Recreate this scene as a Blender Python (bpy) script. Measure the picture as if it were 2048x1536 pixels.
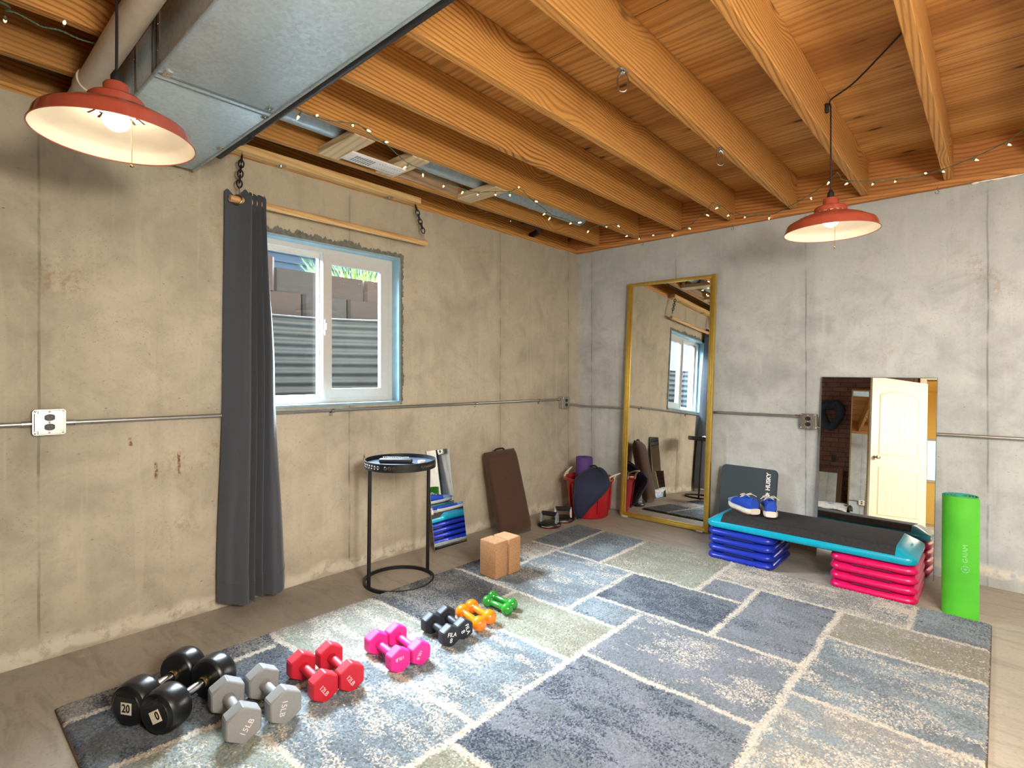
import bpy, bmesh, math, random
import numpy as np
from mathutils import Vector, Matrix
PI = math.pi
random.seed(7); RNG = np.random.default_rng(11)
SC = bpy.context.scene
for o in list(bpy.data.objects): bpy.data.objects.remove(o)
COL = SC.collection

# ------------------------------------------------------------------ camera, world, lights, exposure
cam_d = bpy.data.cameras.new('camera'); cam = bpy.data.objects.new('camera', cam_d); COL.objects.link(cam)
cam.location = (3.096, -4.437, 1.245); cam.rotation_euler = (PI/2, 0, math.radians(41.789))
cam_d.sensor_width = 36.0; cam_d.lens = 1092/2048*36.0; cam_d.shift_y = -16/2048
cam_d.clip_start = 0.02; cam_d.clip_end = 200
SC.camera = cam
SC.view_settings.view_transform = 'Standard'; SC.view_settings.look = 'None'
SC.view_settings.gamma = 1.0; SC.view_settings.use_curve_mapping = False
SC.view_settings.exposure = 0.42
SC.cycles.use_denoising = True; SC.cycles.use_adaptive_sampling = True; SC.cycles.adaptive_threshold = 0.015
SC.cycles.max_bounces = 8; SC.cycles.diffuse_bounces = 5; SC.cycles.glossy_bounces = 5
SC.cycles.transparent_max_bounces = 12; SC.cycles.sample_clamp_indirect = 6.0
SC.cycles.caustics_reflective = False; SC.cycles.caustics_refractive = False

world = bpy.data.worlds.new('world'); SC.world = world; world.use_nodes = True
wbg = world.node_tree.nodes['Background']
wbg.inputs['Color'].default_value = (0.62, 0.78, 1.0, 1); wbg.inputs['Strength'].default_value = 1.6

def light(name, kind, loc, energy, color, size=0.1, size_y=None, aim=None):
    d = bpy.data.lights.new(name, kind); d.energy = energy; d.color = color
    if kind == 'AREA':
        d.size = size
        if size_y: d.shape = 'RECTANGLE'; d.size_y = size_y
    else:
        d.shadow_soft_size = size
    o = bpy.data.objects.new(name, d); COL.objects.link(o); o.location = loc
    if aim is not None:
        o.rotation_euler = (Vector(aim)-Vector(loc)).to_track_quat('-Z', 'Y').to_euler()
    return o
# bright sky beyond the window, above the window well
light('sky_daylight', 'AREA', (-2.1, -2.6, 3.45), 2000, (0.82, 0.92, 1.0), 8.0, 1.6, aim=(0.9, -2.6, 0.6))
light('high_sky', 'AREA', (-2.35, -2.2, 4.35), 5800, (0.82, 0.92, 1.0), 7.0, 1.8, aim=(0.2, -2.5, 1.0))
# bare warm bulb hanging behind and above the camera, unseen fill lamp added in the hall behind
light('bare_bulb', 'POINT', (4.0, -4.05, 1.62), 185, (1.0, 0.91, 0.77), 0.18)
light('hall_fill', 'AREA', (3.2, -6.2, 2.3), 70, (1.0, 0.95, 0.86), 1.2, 1.2, aim=(3.2, -6.2, 0))
light('right_side_fill', 'AREA', (4.6, -3.6, 2.4), 110, (1.0, 0.96, 0.90), 1.0, 1.0, aim=(4.0, -2.2, 0))  # added soft fill for the right side of the room, no fixture there

# ------------------------------------------------------------------ mesh helpers
class MB:
    def __init__(s): s.v = []; s.f = []; s.m = []
    def add(s, vf, M=None, mi=0):
        v, f = vf; n = len(s.v)
        if M is None: s.v += [tuple(p) for p in v]
        else: s.v += [tuple(M @ Vector(p)) for p in v]
        s.f += [tuple(i+n for i in q) for q in f]; s.m += [mi]*len(f)
        return s
    def build(s, name, mats, parent=None, smooth=35, loc=None):
        me = bpy.data.meshes.new(name); me.from_pydata(s.v, [], s.f); me.validate()
        if not isinstance(mats, (list, tuple)): mats = [mats]
        for m in mats: me.materials.append(m)
        if len(mats) > 1 and len(me.polygons) == len(s.m): me.polygons.foreach_set('material_index', s.m)
        bm = bmesh.new(); bm.from_mesh(me); bmesh.ops.recalc_face_normals(bm, faces=bm.faces); bm.to_mesh(me); bm.free()
        if smooth:
            me.polygons.foreach_set('use_smooth', [True]*len(me.polygons))
            me.set_sharp_from_angle(angle=math.radians(smooth))
        o = bpy.data.objects.new(name, me); COL.objects.link(o)
        if parent is not None: o.parent = parent
        if loc is not None: o.location = loc
        return o
def T(x, y, z): return Matrix.Translation((x, y, z))
def RX(a): return Matrix.Rotation(a, 4, 'X')
def RY(a): return Matrix.Rotation(a, 4, 'Y')
def RZ(a): return Matrix.Rotation(a, 4, 'Z')
def SCL(x, y, z): return Matrix.Diagonal((x, y, z, 1))
def bx(x0, x1, y0, y1, z0, z1):
    v = [(x, y, z) for x in (x0, x1) for y in (y0, y1) for z in (z0, z1)]
    return v, [(0,1,3,2),(4,6,7,5),(0,4,5,1),(2,3,7,6),(0,2,6,4),(1,5,7,3)]
def rbx(x0, x1, y0, y1, z0, z1, r=.004, seg=2):
    bm = bmesh.new(); bmesh.ops.create_cube(bm, size=1)
    for v in bm.verts: v.co = Vector((x0+(v.co.x+.5)*(x1-x0), y0+(v.co.y+.5)*(y1-y0), z0+(v.co.z+.5)*(z1-z0)))
    bmesh.ops.bevel(bm, geom=list(bm.edges), offset=r, segments=seg, profile=.5, affect='EDGES')
    bm.verts.index_update(); out = [tuple(v.co) for v in bm.verts], [tuple(v.index for v in f.verts) for f in bm.faces]
    bm.free(); return out
def loft(loops, cap0=True, cap1=True, closed=True):
    n = len(loops[0]); v = [p for l in loops for p in l]; f = []
    for i in range(len(loops)-1):
        for j in range(n if closed else n-1):
            k = (j+1) % n; f.append((i*n+j, i*n+k, (i+1)*n+k, (i+1)*n+j))
    if cap0: f.append(tuple(range(n)))
    if cap1: f.append(tuple((len(loops)-1)*n+j for j in range(n)))
    return v, f
def ring(r, z, n=32, a0=0.0): return [(r*math.cos(a0+2*PI*j/n), r*math.sin(a0+2*PI*j/n), z) for j in range(n)]
def lathe(prof, n=32, cap0=False, cap1=False, a0=0.0): return loft([ring(max(r, 1e-4), z, n, a0) for r, z in prof], cap0, cap1)
def cyl(r, z0, z1, n=20, r1=None): return lathe([(r, z0), (r if r1 is None else r1, z1)], n, True, True)
def ball(r, n=16, m=10, sz=1.0): return lathe([(r*math.sin(PI*i/m), -r*sz*math.cos(PI*i/m)) for i in range(m+1)], n)
def torus(R, r, n=28, m=8):
    v = []; f = []
    for i in range(n):
        a = 2*PI*i/n
        for j in range(m):
            b = 2*PI*j/m; v.append(((R+r*math.cos(b))*math.cos(a), (R+r*math.cos(b))*math.sin(a), r*math.sin(b)))
    for i in range(n):
        for j in range(m): f.append((i*m+j, ((i+1)%n)*m+j, ((i+1)%n)*m+(j+1)%m, i*m+(j+1)%m))
    return v, f
def tube(pts, r, n=8, closed=False, cap=True):
    P = [Vector(p) for p in pts]; loops = []; up = None; N = len(P)
    for i, p in enumerate(P):
        a = P[(i-1) % N] if (closed or i > 0) else P[i]; b = P[(i+1) % N] if (closed or i < N-1) else P[i]
        t = (b-a).normalized()
        if up is None: up = t.orthogonal().normalized()
        up = (up-t*up.dot(t)); up = up.normalized() if up.length > 1e-6 else t.orthogonal().normalized()
        s = t.cross(up); rr = r[i] if isinstance(r, (list, tuple)) else r
        loops.append([tuple(p+up*(rr*math.cos(2*PI*j/n))+s*(rr*math.sin(2*PI*j/n))) for j in range(n)])
    if closed:
        v, f = loft(loops+[loops[0]], False, False); return v, f
    return loft(loops, cap, cap)
def smooth_path(pts, k=6, closed=False):
    P = [Vector(p) for p in pts]; N = len(P); out = []
    for i in range(N if closed else N-1):
        g = (lambda q: P[q % N]) if closed else (lambda q: P[min(max(q, 0), N-1)])
        p0, p1, p2, p3 = g(i-1), g(i), g(i+1), g(i+2)
        for j in range(k):
            t = j/k
            out.append(tuple(.5*((2*p1)+(p2-p0)*t+(2*p0-5*p1+4*p2-p3)*t*t+(3*p1-p0-3*p2+p3)*t**3)))
    if not closed: out.append(tuple(P[-1]))
    return out
def rrect(hx, hy, r, k=4):
    o = []
    for cx, cy, a in ((hx-r, hy-r, 0), (-hx+r, hy-r, PI/2), (-hx+r, -hy+r, PI), (hx-r, -hy+r, 1.5*PI)):
        for j in range(k+1): o.append((cx+r*math.cos(a+PI/2*j/k), cy+r*math.sin(a+PI/2*j/k)))
    return o
def prism(poly, z0, z1): return loft([[(x, y, z0) for x, y in poly], [(x, y, z1) for x, y in poly]])
def align(p, q):
    "matrix taking +Z unit axis from p towards q"
    d = Vector(q)-Vector(p); return Matrix.Translation(p) @ d.to_track_quat('Z', 'Y').to_matrix().to_4x4()
_tc = {}
def text_vf(s, size=1.0, depth=.001, bold=0.0):
    c = bpy.data.curves.new('lettering', 'FONT'); c.body = s; c.size = size; c.extrude = depth; c.offset = bold
    c.align_x = 'CENTER'; c.align_y = 'CENTER'; c.resolution_u = 3
    o = bpy.data.objects.new('lettering', c); COL.objects.link(o)
    bpy.context.view_layer.update()
    dg = bpy.context.evaluated_depsgraph_get()
    me = bpy.data.meshes.new_from_object(o.evaluated_get(dg))
    vf = [tuple(v.co) for v in me.vertices], [tuple(p.vertices) for p in me.polygons]
    bpy.data.objects.remove(o); bpy.data.curves.remove(c); bpy.data.meshes.remove(me)
    return vf
def tag(o, label=None, cat=None, group=None, kind=None):
    if label: o['label'] = label
    if cat: o['category'] = cat
    if group: o['group'] = group
    if kind: o['kind'] = kind
    return o
def empty(name, label, cat, M=None, group=None, kind=None):
    o = bpy.data.objects.new(name, None); COL.objects.link(o); o.empty_display_size = .1
    if M is not None: o.matrix_world = M
    return tag(o, label, cat, group, kind)
def copy_tree(o, parent=None):
    c = o.copy(); COL.objects.link(c)
    if parent is not None: c.parent = parent; c.matrix_parent_inverse = o.matrix_parent_inverse.copy()
    for ch in [q for q in bpy.data.objects if q.parent == o]: copy_tree(ch, c)
    return c
TILT = 0.018
def fz(x): return 0.01-TILT*x
def on_floor(x, y, rz=0.0, h=0.0): return T(x, y, fz(x)+h) @ RY(TILT) @ RZ(rz)

# ------------------------------------------------------------------ materials
def lin(c):
    if isinstance(c, str): c = tuple(int(c[i:i+2], 16)/255 for i in (0, 2, 4))
    return tuple(x/12.92 if x <= .04045 else ((x+.055)/1.055)**2.4 for x in c)+(1,)
class NT:
    def __init__(s, name):
        s.mat = bpy.data.materials.new(name); s.mat.use_nodes = True; s.nt = s.mat.node_tree
        s.b = s.nt.nodes['Principled BSDF']; s.L = s.nt.links.new; s.out = s.nt.nodes['Material Output']
    def n(s, t, **kw):
        q = s.nt.nodes.new('ShaderNode'+t)
        for k, v in kw.items():
            if k.startswith('i_'):
                key = k[2:].replace('_', ' '); sock = q.inputs[int(key)] if key.isdigit() else q.inputs[key]
                if hasattr(v, 'is_output'): s.L(v, sock)
                else: sock.default_value = v
            else: setattr(q, k, v)
        return q
    def math(s, op, a, b=0.0, c=None, clamp=False):
        q = s.n('Math', operation=op, i_0=a, i_1=b, use_clamp=clamp)
        if c is not None:
            if hasattr(c, 'is_output'): s.L(c, q.inputs[2])
            else: q.inputs[2].default_value = c
        return q.outputs[0]
    def mix(s, f, a, b, mode='MIX'):
        q = s.n('Mix', data_type='RGBA', blend_type=mode)
        for i, v in ((0, f), (6, a), (7, b)):
            if hasattr(v, 'is_output'): s.L(v, q.inputs[i])
            else: q.inputs[i].default_value = v
        return q.outputs[2]
    def ramp(s, f, stops, interp='LINEAR'):
        q = s.n('ValToRGB'); s.L(f, q.inputs[0]); e = q.color_ramp.elements; q.color_ramp.interpolation = interp
        while len(e) < len(stops): e.new(.5)
        for k, (p, c) in enumerate(stops):
            e[k].position = p; e[k].color = c if len(c) == 4 else tuple(c)+(1,)
        return q.outputs[0]
    def sm(s, f, a, b):
        q = s.n('MapRange', interpolation_type='SMOOTHSTEP', i_0=f, i_1=a, i_2=b); return q.outputs[0]
    def noise(s, v, sc, det=2, rough=.5, dist=0.0):
        q = s.n('TexNoise', i_Scale=sc, i_Detail=det, i_Roughness=rough, i_Distortion=dist)
        if v is not None: s.L(v, q.inputs['Vector'])
        return q.outputs[0]
    def obj(s): return s.n('TexCoord').outputs['Object']
    def scale(s, v, x, y, z):
        q = s.n('VectorMath', operation='MULTIPLY', i_1=(x, y, z)); s.L(v, q.inputs[0]); return q.outputs[0]
    def addrnd(s, v, k=17.0):
        r = s.n('ObjectInfo').outputs['Random']
        q = s.n('VectorMath', operation='SCALE', i_0=(k, k*1.7, k*.6)); s.L(r, q.inputs['Scale'])
        a = s.n('VectorMath', operation='ADD'); s.L(v, a.inputs[0]); s.L(q.outputs[0], a.inputs[1]); return a.outputs[0]
    def bump(s, h, st=.3, d=.01):
        q = s.n('Bump', i_Strength=st, i_Distance=d, i_Height=h); s.L(q.outputs[0], s.b.inputs['Normal'])
    def done(s, col=None, rough=None, metal=None, **kw):
        for k, v in (('Base Color', col), ('Roughness', rough), ('Metallic', metal)):
            if v is None: continue
            if hasattr(v, 'is_output'): s.L(v, s.b.inputs[k])
            else: s.b.inputs[k].default_value = v
        for k, v in kw.items(): s.b.inputs[k.replace('_', ' ')].default_value = v
        return s.mat
_mc = {}
def plain(name, c, rough=.5, metal=0.0, var=.08, sc=30, bump=0.0, **kw):
    if name in _mc: return _mc[name]
    q = NT(name); base = lin(c); nz = q.noise(q.obj(), sc, 3)
    d = tuple(x*(1-var) for x in base[:3])+(1,); l = tuple(min(1, x*(1+var)) for x in base[:3])+(1,)
    q.done(q.ramp(nz, [(.3, d), (.7, l)]), rough, metal, **kw)
    if bump: q.bump(nz, bump, .002)
    _mc[name] = q.mat; return q.mat
def glow(name, c, st):
    q = NT(name); q.done((0.8, 0.8, 0.8, 1), .4); q.b.inputs['Emission Color'].default_value = c
    q.b.inputs['Emission Strength'].default_value = st; return q.mat

def concrete(name, base, seams, axis, wet=True, dark=.72, lowband=None):
    q = NT(name); v = q.obj(); sep = q.n('SeparateXYZ'); q.L(v, sep.inputs[0]); h = sep.outputs[axis]; z = sep.outputs[2]
    b = lin(base); D = tuple(x*dark for x in b[:3])+(1,); Lt = tuple(min(1, x*1.16) for x in b[:3])+(1,)
    big = q.noise(v, 1.3, 5, .62); med = q.noise(v, 6, 5, .65, .6); fin = q.noise(v, 55, 3, .6)
    col = q.ramp(q.math('MULTIPLY_ADD', q.noise(v, 3.4, 4, .6, 1.0), .45, q.math('MULTIPLY', big, .55)), [(.36, D), (.50, b), (.64, Lt)])
    col = q.mix(q.math('MULTIPLY', q.sm(med, .47, .70), .5), col, tuple(x*.74 for x in b[:3])+(1,))
    col = q.mix(q.math('MULTIPLY', q.sm(fin, .52, .75), .34), col, tuple(x*.55 for x in b[:3])+(1,))
    # vertical run-down streaks
    sv = q.scale(v, 9 if axis == 1 else 9, 9, .55); st = q.noise(sv, 1.0, 4, .6, .3)
    col = q.mix(q.math('MULTIPLY', q.sm(st, .54, .76), .36), col, tuple(x*.66 for x in b[:3])+(1,))
    col = q.mix(q.math('MULTIPLY', q.sm(q.noise(sv, 2.1, 2, .5), .60, .70), .25), col, tuple(min(1, x*1.25) for x in b[:3])+(1,))
    # ochre stains
    oc = q.math('MULTIPLY', q.sm(q.noise(v, 1.9, 3, .6), .58, .74), q.sm(q.noise(v, 30, 3, .7), .45, .62))
    col = q.mix(q.math('MULTIPLY', oc, .5), col, lin('9a7a48'))
    # air holes
    vv = q.n('TexVoronoi', i_Scale=52.0); q.L(q.scale(v, 1, 1, 1.6), vv.inputs['Vector'])
    dens = q.sm(q.noise(v, 3.2, 2), .44, .62)
    hole = q.math('MULTIPLY', q.math('SUBTRACT', 1.0, q.sm(vv.outputs['Distance'], .07, .17)), dens)
    v2 = q.n('TexVoronoi', i_Scale=15.0); q.L(q.scale(v, 1, .8, 1.7), v2.inputs['Vector'])
    hole2 = q.math('MULTIPLY', q.math('SUBTRACT', 1.0, q.sm(q.math('MULTIPLY_ADD', q.noise(v, 60, 2), .10, v2.outputs['Distance']), .085, .14)), q.sm(med, .4, .55))
    holes = q.math('MAXIMUM', hole, hole2)
    col = q.mix(q.math('MULTIPLY', holes, .62), col, tuple(x*.30 for x in b[:3])+(1,))
    # form seams with tie marks
    sm_all = None
    for s0 in seams:
        wob = q.math('MULTIPLY_ADD', q.noise(q.scale(v, 1, 1, 1), 2.0, 2), .02, s0-.01)
        d = q.math('ABSOLUTE', q.math('SUBTRACT', h, wob))
        line = q.math('SUBTRACT', 1.0, q.sm(d, .002, .009)); halo = q.math('MULTIPLY', q.math('SUBTRACT', 1.0, q.sm(d, .01, .075)), .25)
        e = q.math('MULTIPLY', q.math('MAXIMUM', line, halo), q.sm(q.noise(v, 7, 3), .28, .6))
        sm_all = e if sm_all is None else q.math('MAXIMUM', sm_all, e)
    if sm_all is not None:
        col = q.mix(q.math('MULTIPLY', sm_all, .8), col, tuple(x*.36 for x in b[:3])+(1,))
    if lowband and axis == 1:   # a few rust runs
        for (sy, sz, L_) in ((-3.60, .78, .10), (-3.50, .80, .15), (-3.71, .93, .05), (-2.42, .70, .10)):
            dy = q.math('ABSOLUTE', q.math('SUBTRACT', q.math('MULTIPLY_ADD', q.noise(v, 22, 2), .02, h), sy+.01)); dz = q.math('ABSOLUTE', q.math('SUBTRACT', z, sz))
            rm = q.math('MULTIPLY', q.math('SUBTRACT', 1.0, q.sm(dy, .003, .011)), q.math('SUBTRACT', 1.0, q.sm(dz, L_*.25, L_*.5)))
            col = q.mix(q.math('MULTIPLY', rm, q.sm(fin, .35, .6)), col, lin('7a5026'))
    if lowband:   # lime bloom along the footing
        zz = q.math('ADD', z, q.math('MULTIPLY_ADD', q.noise(q.scale(v, 1, 1, 0.4), 5, 3), -.12, .06))
        bl = q.math('MULTIPLY', q.sm(zz, .012, .03), q.math('SUBTRACT', 1.0, q.sm(zz, .055, .11)))
        bl = q.math('MULTIPLY', bl, q.sm(q.noise(v, 14, 4, .7), .36, .52))
        col = q.mix(q.math('MULTIPLY', bl, .9), col, lin('ece4d2'))
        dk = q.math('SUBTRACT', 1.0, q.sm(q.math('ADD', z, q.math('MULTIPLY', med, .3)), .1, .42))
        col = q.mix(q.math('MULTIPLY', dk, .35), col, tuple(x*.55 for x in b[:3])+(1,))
    # uneven darkening towards the top
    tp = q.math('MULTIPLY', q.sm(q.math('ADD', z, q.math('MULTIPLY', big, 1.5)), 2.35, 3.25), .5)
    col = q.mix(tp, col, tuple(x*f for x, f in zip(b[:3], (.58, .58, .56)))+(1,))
    q.bump(q.math('SUBTRACT', q.math('MULTIPLY_ADD', med, .5, q.math('MULTIPLY', fin, .25)), q.math('MULTIPLY', holes, .5)), .35, .012)
    return q.done(col, .88)

def slab(name, base):
    q = NT(name); v = q.obj(); b = lin(base)
    big = q.noise(v, .9, 5, .6); trow = q.noise(q.scale(v, 1.2, 5, 1), 2.2, 5, .65, 1.2); fin = q.noise(v, 70, 3, .6)
    col = q.ramp(big, [(.3, tuple(x*.72 for x in b[:3])), (.55, b), (.75, tuple(x*1.15 for x in b[:3]))])
    col = q.mix(q.math('MULTIPLY', q.sm(trow, .45, .72), .6), col, tuple(x*.6 for x in b[:3])+(1,))
    col = q.mix(q.math('MULTIPLY', q.sm(q.noise(v, 5, 4, .7), .62, .74), .4), col, tuple(min(1, x*1.4) for x in b[:3])+(1,))
    col = q.mix(q.math('MULTIPLY', q.sm(fin, .52, .76), .4), col, tuple(x*.5 for x in b[:3])+(1,))
    q.bump(q.math('MULTIPLY_ADD', fin, .4, trow), .12, .006)
    return q.done(col, .62)

def wood(name, light_c, dark_c, along='Y', ring=26, knots=True, rough=.72, dist=3.0, stretch=.07, plane_uni=False):
    q = NT(name); v = q.addrnd(q.obj()); s3 = dict(X=(stretch, 1, 1), Y=(1, stretch, 1), Z=(1, 1, stretch))[along]
    sv = q.scale(v, *s3)
    L_, D_ = lin(light_c), lin(dark_c)
    w = q.n('TexWave', wave_type='BANDS', bands_direction='DIAGONAL', i_Scale=float(ring), i_Distortion=dist, i_Detail=2.5, i_Detail_Scale=.35, i_Detail_Roughness=.55)
    kn = q.n('TexVoronoi', i_Scale=2.6); q.L(q.scale(v, *[(.55 if a < 1 else 1.0) for a in s3]), kn.inputs['Vector'])
    kd = q.sm(kn.outputs['Distance'], 0.0, .14)
    # fibres bend round the knots
    add = q.n('VectorMath', operation='ADD'); q.L(sv, add.inputs[0])
    bend = q.math('MULTIPLY', q.math('SUBTRACT', 1.0, q.sm(kn.outputs['Distance'], 0.0, .42)), .045 if knots else 0.0)
    cb = q.n('CombineXYZ'); q.L(bend, cb.inputs[0]); q.L(bend, cb.inputs[2]); q.L(cb.outputs[0], add.inputs[1])
    q.L(add.outputs[0], w.inputs['Vector'])
    fib = q.noise(q.scale(v, *[(a*60 if a == 1 else 2.5) for a in s3]), 2.2, 2); tone = q.noise(sv, 2.0, 3)
    M_ = tuple((a*.55+b*.45) for a, b in zip(L_[:3], D_[:3]))+(1,)
    col = q.mix(q.math('MULTIPLY', q.ramp(w.outputs['Fac'], [(.0, (1, 1, 1, 1)), (.38, (.25, .25, .25, 1)), (.8, (0, 0, 0, 1))]), q.math('MULTIPLY_ADD', q.noise(sv, 5, 3), 1.0, .15)), L_, D_)
    col = q.mix(q.math('MULTIPLY', q.sm(fib, .45, .75), .3), col, D_)
    col = q.mix(q.math('MULTIPLY', q.sm(tone, .38, .7), .55), col, tuple(x*.8 for x in M_[:3])+(1,))
    if knots:
        kk = q.math('SUBTRACT', 1.0, q.sm(kn.outputs['Distance'], .02, .085))
        pick = q.math('GREATER_THAN', q.n('SeparateColor', i_0=kn.outputs['Color']).outputs[0], .55)
        col = q.mix(q.math('MULTIPLY', q.math('MULTIPLY', kk, pick), .75), col, tuple(x*.32 for x in D_[:3])+(1,))
    q.bump(q.math('MULTIPLY_ADD', fib, .5, w.outputs['Fac']), .12, .003)
    return q.done(col, rough)

def plywood(name):
    q = NT(name); v = q.obj(); sv = q.scale(v, .13, 1, 1)
    w = q.n('TexWave', wave_type='BANDS', bands_direction='Y', i_Scale=7.0, i_Distortion=16.0, i_Detail=4.0, i_Detail_Scale=.55, i_Detail_Roughness=.6); q.L(sv, w.inputs['Vector'])
    lines = q.math('POWER', q.math('SUBTRACT', 1.0, w.outputs['Fac']), 2.2)
    big = q.noise(sv, 2.2, 4, .6); base = q.ramp(big, [(.36, lin('a87032')), (.5, lin('cd934c')), (.64, lin('e2ac64'))])
    col = q.mix(q.math('MULTIPLY', lines, q.math('MULTIPLY_ADD', q.noise(v, 2.3, 2), .9, -.1)), base, lin('7e4a1c'))
    kn = q.n('TexVoronoi', i_Scale=4.3); q.L(q.scale(v, .6, 1.75, 1), kn.inputs['Vector'])
    r = q.n('SeparateColor', i_0=kn.outputs['Color']).outputs[0]
    wob = q.math('MULTIPLY_ADD', q.noise(q.scale(v, .5, 1.6, 1), 16, 3), .09, kn.outputs['Distance'])
    pk = q.math('GREATER_THAN', r, .12)
    k = q.math('MULTIPLY', q.math('SUBTRACT', 1.0, q.sm(wob, .115, .17)), pk)
    halo = q.math('MULTIPLY', q.math('MULTIPLY', q.math('SUBTRACT', 1.0, q.sm(wob, .13, .36)), pk), .55)
    col = q.mix(halo, col, lin('8a5526')); col = q.mix(q.math('MULTIPLY', k, .9), col, lin('3a200c'))
    k2 = q.n('TexVoronoi', i_Scale=9.0); q.L(q.scale(v, .3, 1.3, 1), k2.inputs['Vector'])
    d2 = q.math('MULTIPLY', q.math('SUBTRACT', 1.0, q.sm(k2.outputs['Distance'], .05, .13)), q.math('GREATER_THAN', q.n('SeparateColor', i_0=k2.outputs['Color']).outputs[1], .72))
    col = q.mix(q.math('MULTIPLY', d2, .7), col, lin('5a3414'))
    sep = q.n('SeparateXYZ'); q.L(v, sep.inputs[0])   # sheet joints every 1.22 m
    m = q.math('ABSOLUTE', q.math('SUBTRACT', q.math('FRACT', q.math('DIVIDE', q.math('ADD', sep.outputs[1], 10.37), 1.22)), .5))
    col = q.mix(q.math('MULTIPLY', q.math('SUBTRACT', 1.0, q.sm(m, .001, .004)), .8), col, lin('3a2410'))
    fib = q.noise(q.scale(v, 2, 110, 110), 1.5, 3); col = q.mix(q.math('MULTIPLY', q.sm(fib, .45, .75), .35), col, lin('84521f'))
    q.bump(fib, .12, .002)
    return q.done(col, .7)

def galvanised(name, c, rough=.34, spangle=22.0):
    q = NT(name); v = q.obj(); vo = q.n('TexVoronoi', i_Scale=spangle*4); q.L(v, vo.inputs['Vector'])
    g = q.n('SeparateColor', i_0=vo.outputs['Color']).outputs[0]; nz = q.noise(v, 5, 4, .6); b = lin(c)
    col = q.mix(q.math('MULTIPLY', g, .45), b, tuple(x*.62 for x in b[:3])+(1,))
    col = q.mix(q.math('MULTIPLY', q.sm(nz, .45, .7), .3), col, tuple(min(1, x*1.2) for x in b[:3])+(1,))
    q.bump(g, .06, .004)
    return q.done(col, q.math('MULTIPLY_ADD', g, .2, rough), .38)

def mirror_mat():
    q = NT('silvered_mirror'); v = q.obj(); sp = q.sm(q.noise(v, 60, 3, .7), .70, .78)
    return q.done((.90, .92, .92, 1), q.math('MULTIPLY', sp, .25), 1.0)
def glass_mat():
    q = NT('window_glass'); tr = q.n('BsdfTransparent', i_Color=(.93, .96, .98, 1)); gl = q.n('BsdfGlossy', i_Roughness=.01)
    dirt = q.n('BsdfDiffuse', i_Color=(.75, .8, .85, 1)); lw = q.n('LayerWeight', i_Blend=.5); fr = q.math('MULTIPLY_ADD', q.math('POWER', lw.outputs['Facing'], 5.0), .5, .03)
    m1 = q.n('MixShader', i_0=fr, i_1=tr.outputs[0], i_2=gl.outputs[0])
    nz = q.noise(q.obj(), 90, 3, .7); dm = q.math('MULTIPLY_ADD', q.sm(nz, .5, .75), .006, .0015)
    m2 = q.n('MixShader', i_0=dm, i_1=m1.outputs[0], i_2=dirt.outputs[0]); q.L(m2.outputs[0], q.out.inputs[0]); return q.mat
def brick_mat():
    q = NT('painted_brick'); v = q.obj(); sep = q.n('SeparateXYZ'); q.L(v, sep.inputs[0])
    cb = q.n('CombineXYZ'); q.L(sep.outputs[0], cb.inputs[0]); q.L(sep.outputs[2], cb.inputs[1])
    b = q.n('TexBrick', i_Scale=1.0, i_Color1=lin('6b4a40'), i_Color2=lin('80594c'), i_Mortar=lin('33292a'))
    b.inputs['Mortar Size'].default_value = .006; b.inputs['Brick Width'].default_value = .20; b.inputs['Row Height'].default_value = .07
    q.L(cb.outputs[0], b.inputs['Vector']); col = q.mix(.3, b.outputs[0], q.ramp(q.noise(v, 12, 3), [(.3, lin('4a3530')), (.7, lin('8a6353'))]))
    q.bump(q.math('SUBTRACT', 1.0, b.outputs['Fac']), .6, .006); return q.done(col, .85)

M_CONC_A = concrete('poured_concrete_lamp_tint', 'c3b9a4', [-4.04, -2.53, -1.12, -.16], 1, lowband=True)  # same concrete as the back wall, warm lamp tint put into its colour
M_CONC_B = concrete('poured_concrete_daylight_tint', 'c3c8c8', [.16, 1.02, 2.03, 3.04, 4.05], 0, lowband=True)  # same concrete, cool window daylight put into its colour
M_SLAB = slab('trowelled_concrete', 'ada496')
M_JOIST = wood('amber_fir', 'd2984f', '794612', 'Y', ring=30)
M_JOISTX = wood('amber_fir_crosswise', 'c48648', '7c4a20', 'X', ring=24)
M_PINE = wood('pale_pine', 'e2bf86', 'c69656', 'Y', ring=16, knots=False)
M_PINEX = wood('pale_pine_crosswise', 'd8c29c', 'b59870', 'X', ring=16, knots=False)
M_GREYWOOD = wood('weathered_board', 'b59a7c', '84684c', 'Y', ring=14)
M_DOWEL = wood('turned_dowel', 'dcb27a', 'b98548', 'Y', ring=20, knots=False, rough=.5)
M_PLY = plywood('ceiling_plywood')
M_GALV = galvanised('galvanised_sheet', 'cadfec', .36); M_GALVP = galvanised('galvanised_pipe', 'a9bcc6', .3, 14)
M_WELL = plain('weathered_well_steel', '1c2024', .6, .1, .35, 6, .2)
M_EMT = plain('conduit_steel', 'b4b4b0', .3, .9, .06); M_STEEL = plain('plated_steel', 'c4c4c0', .25, 1.0, .05)
M_CHROME = plain('chrome', 'eeeef0', .24, 1.0, .03); M_BLACKMETAL = plain('black_powder_coat', '1b1c1f', .42, .2, .1)
M_IRON = plain('blackened_pipe', '3a3c3f', .38, .7, .12); M_ABS = plain('black_plastic_pipe', '141416', .45)
M_PVC = plain('white_plastic_pipe', 'd6cdbd', .42, 0, .05); M_MIRROR = mirror_mat(); M_GLASS = glass_mat()
M_GOLD = plain('gold_anodised', 'd0b256', .34, .7, .08); M_VINYL = plain('white_vinyl', 'cfccc4', .35, 0, .02)
M_BUCK = plain('pale_blue_steel', '8fb0bd', .45, .1, .12, 12); M_REDENAMEL = plain('red_enamel', 'a24a38', .24, 0, .05, Coat_Weight=.4)
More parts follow.
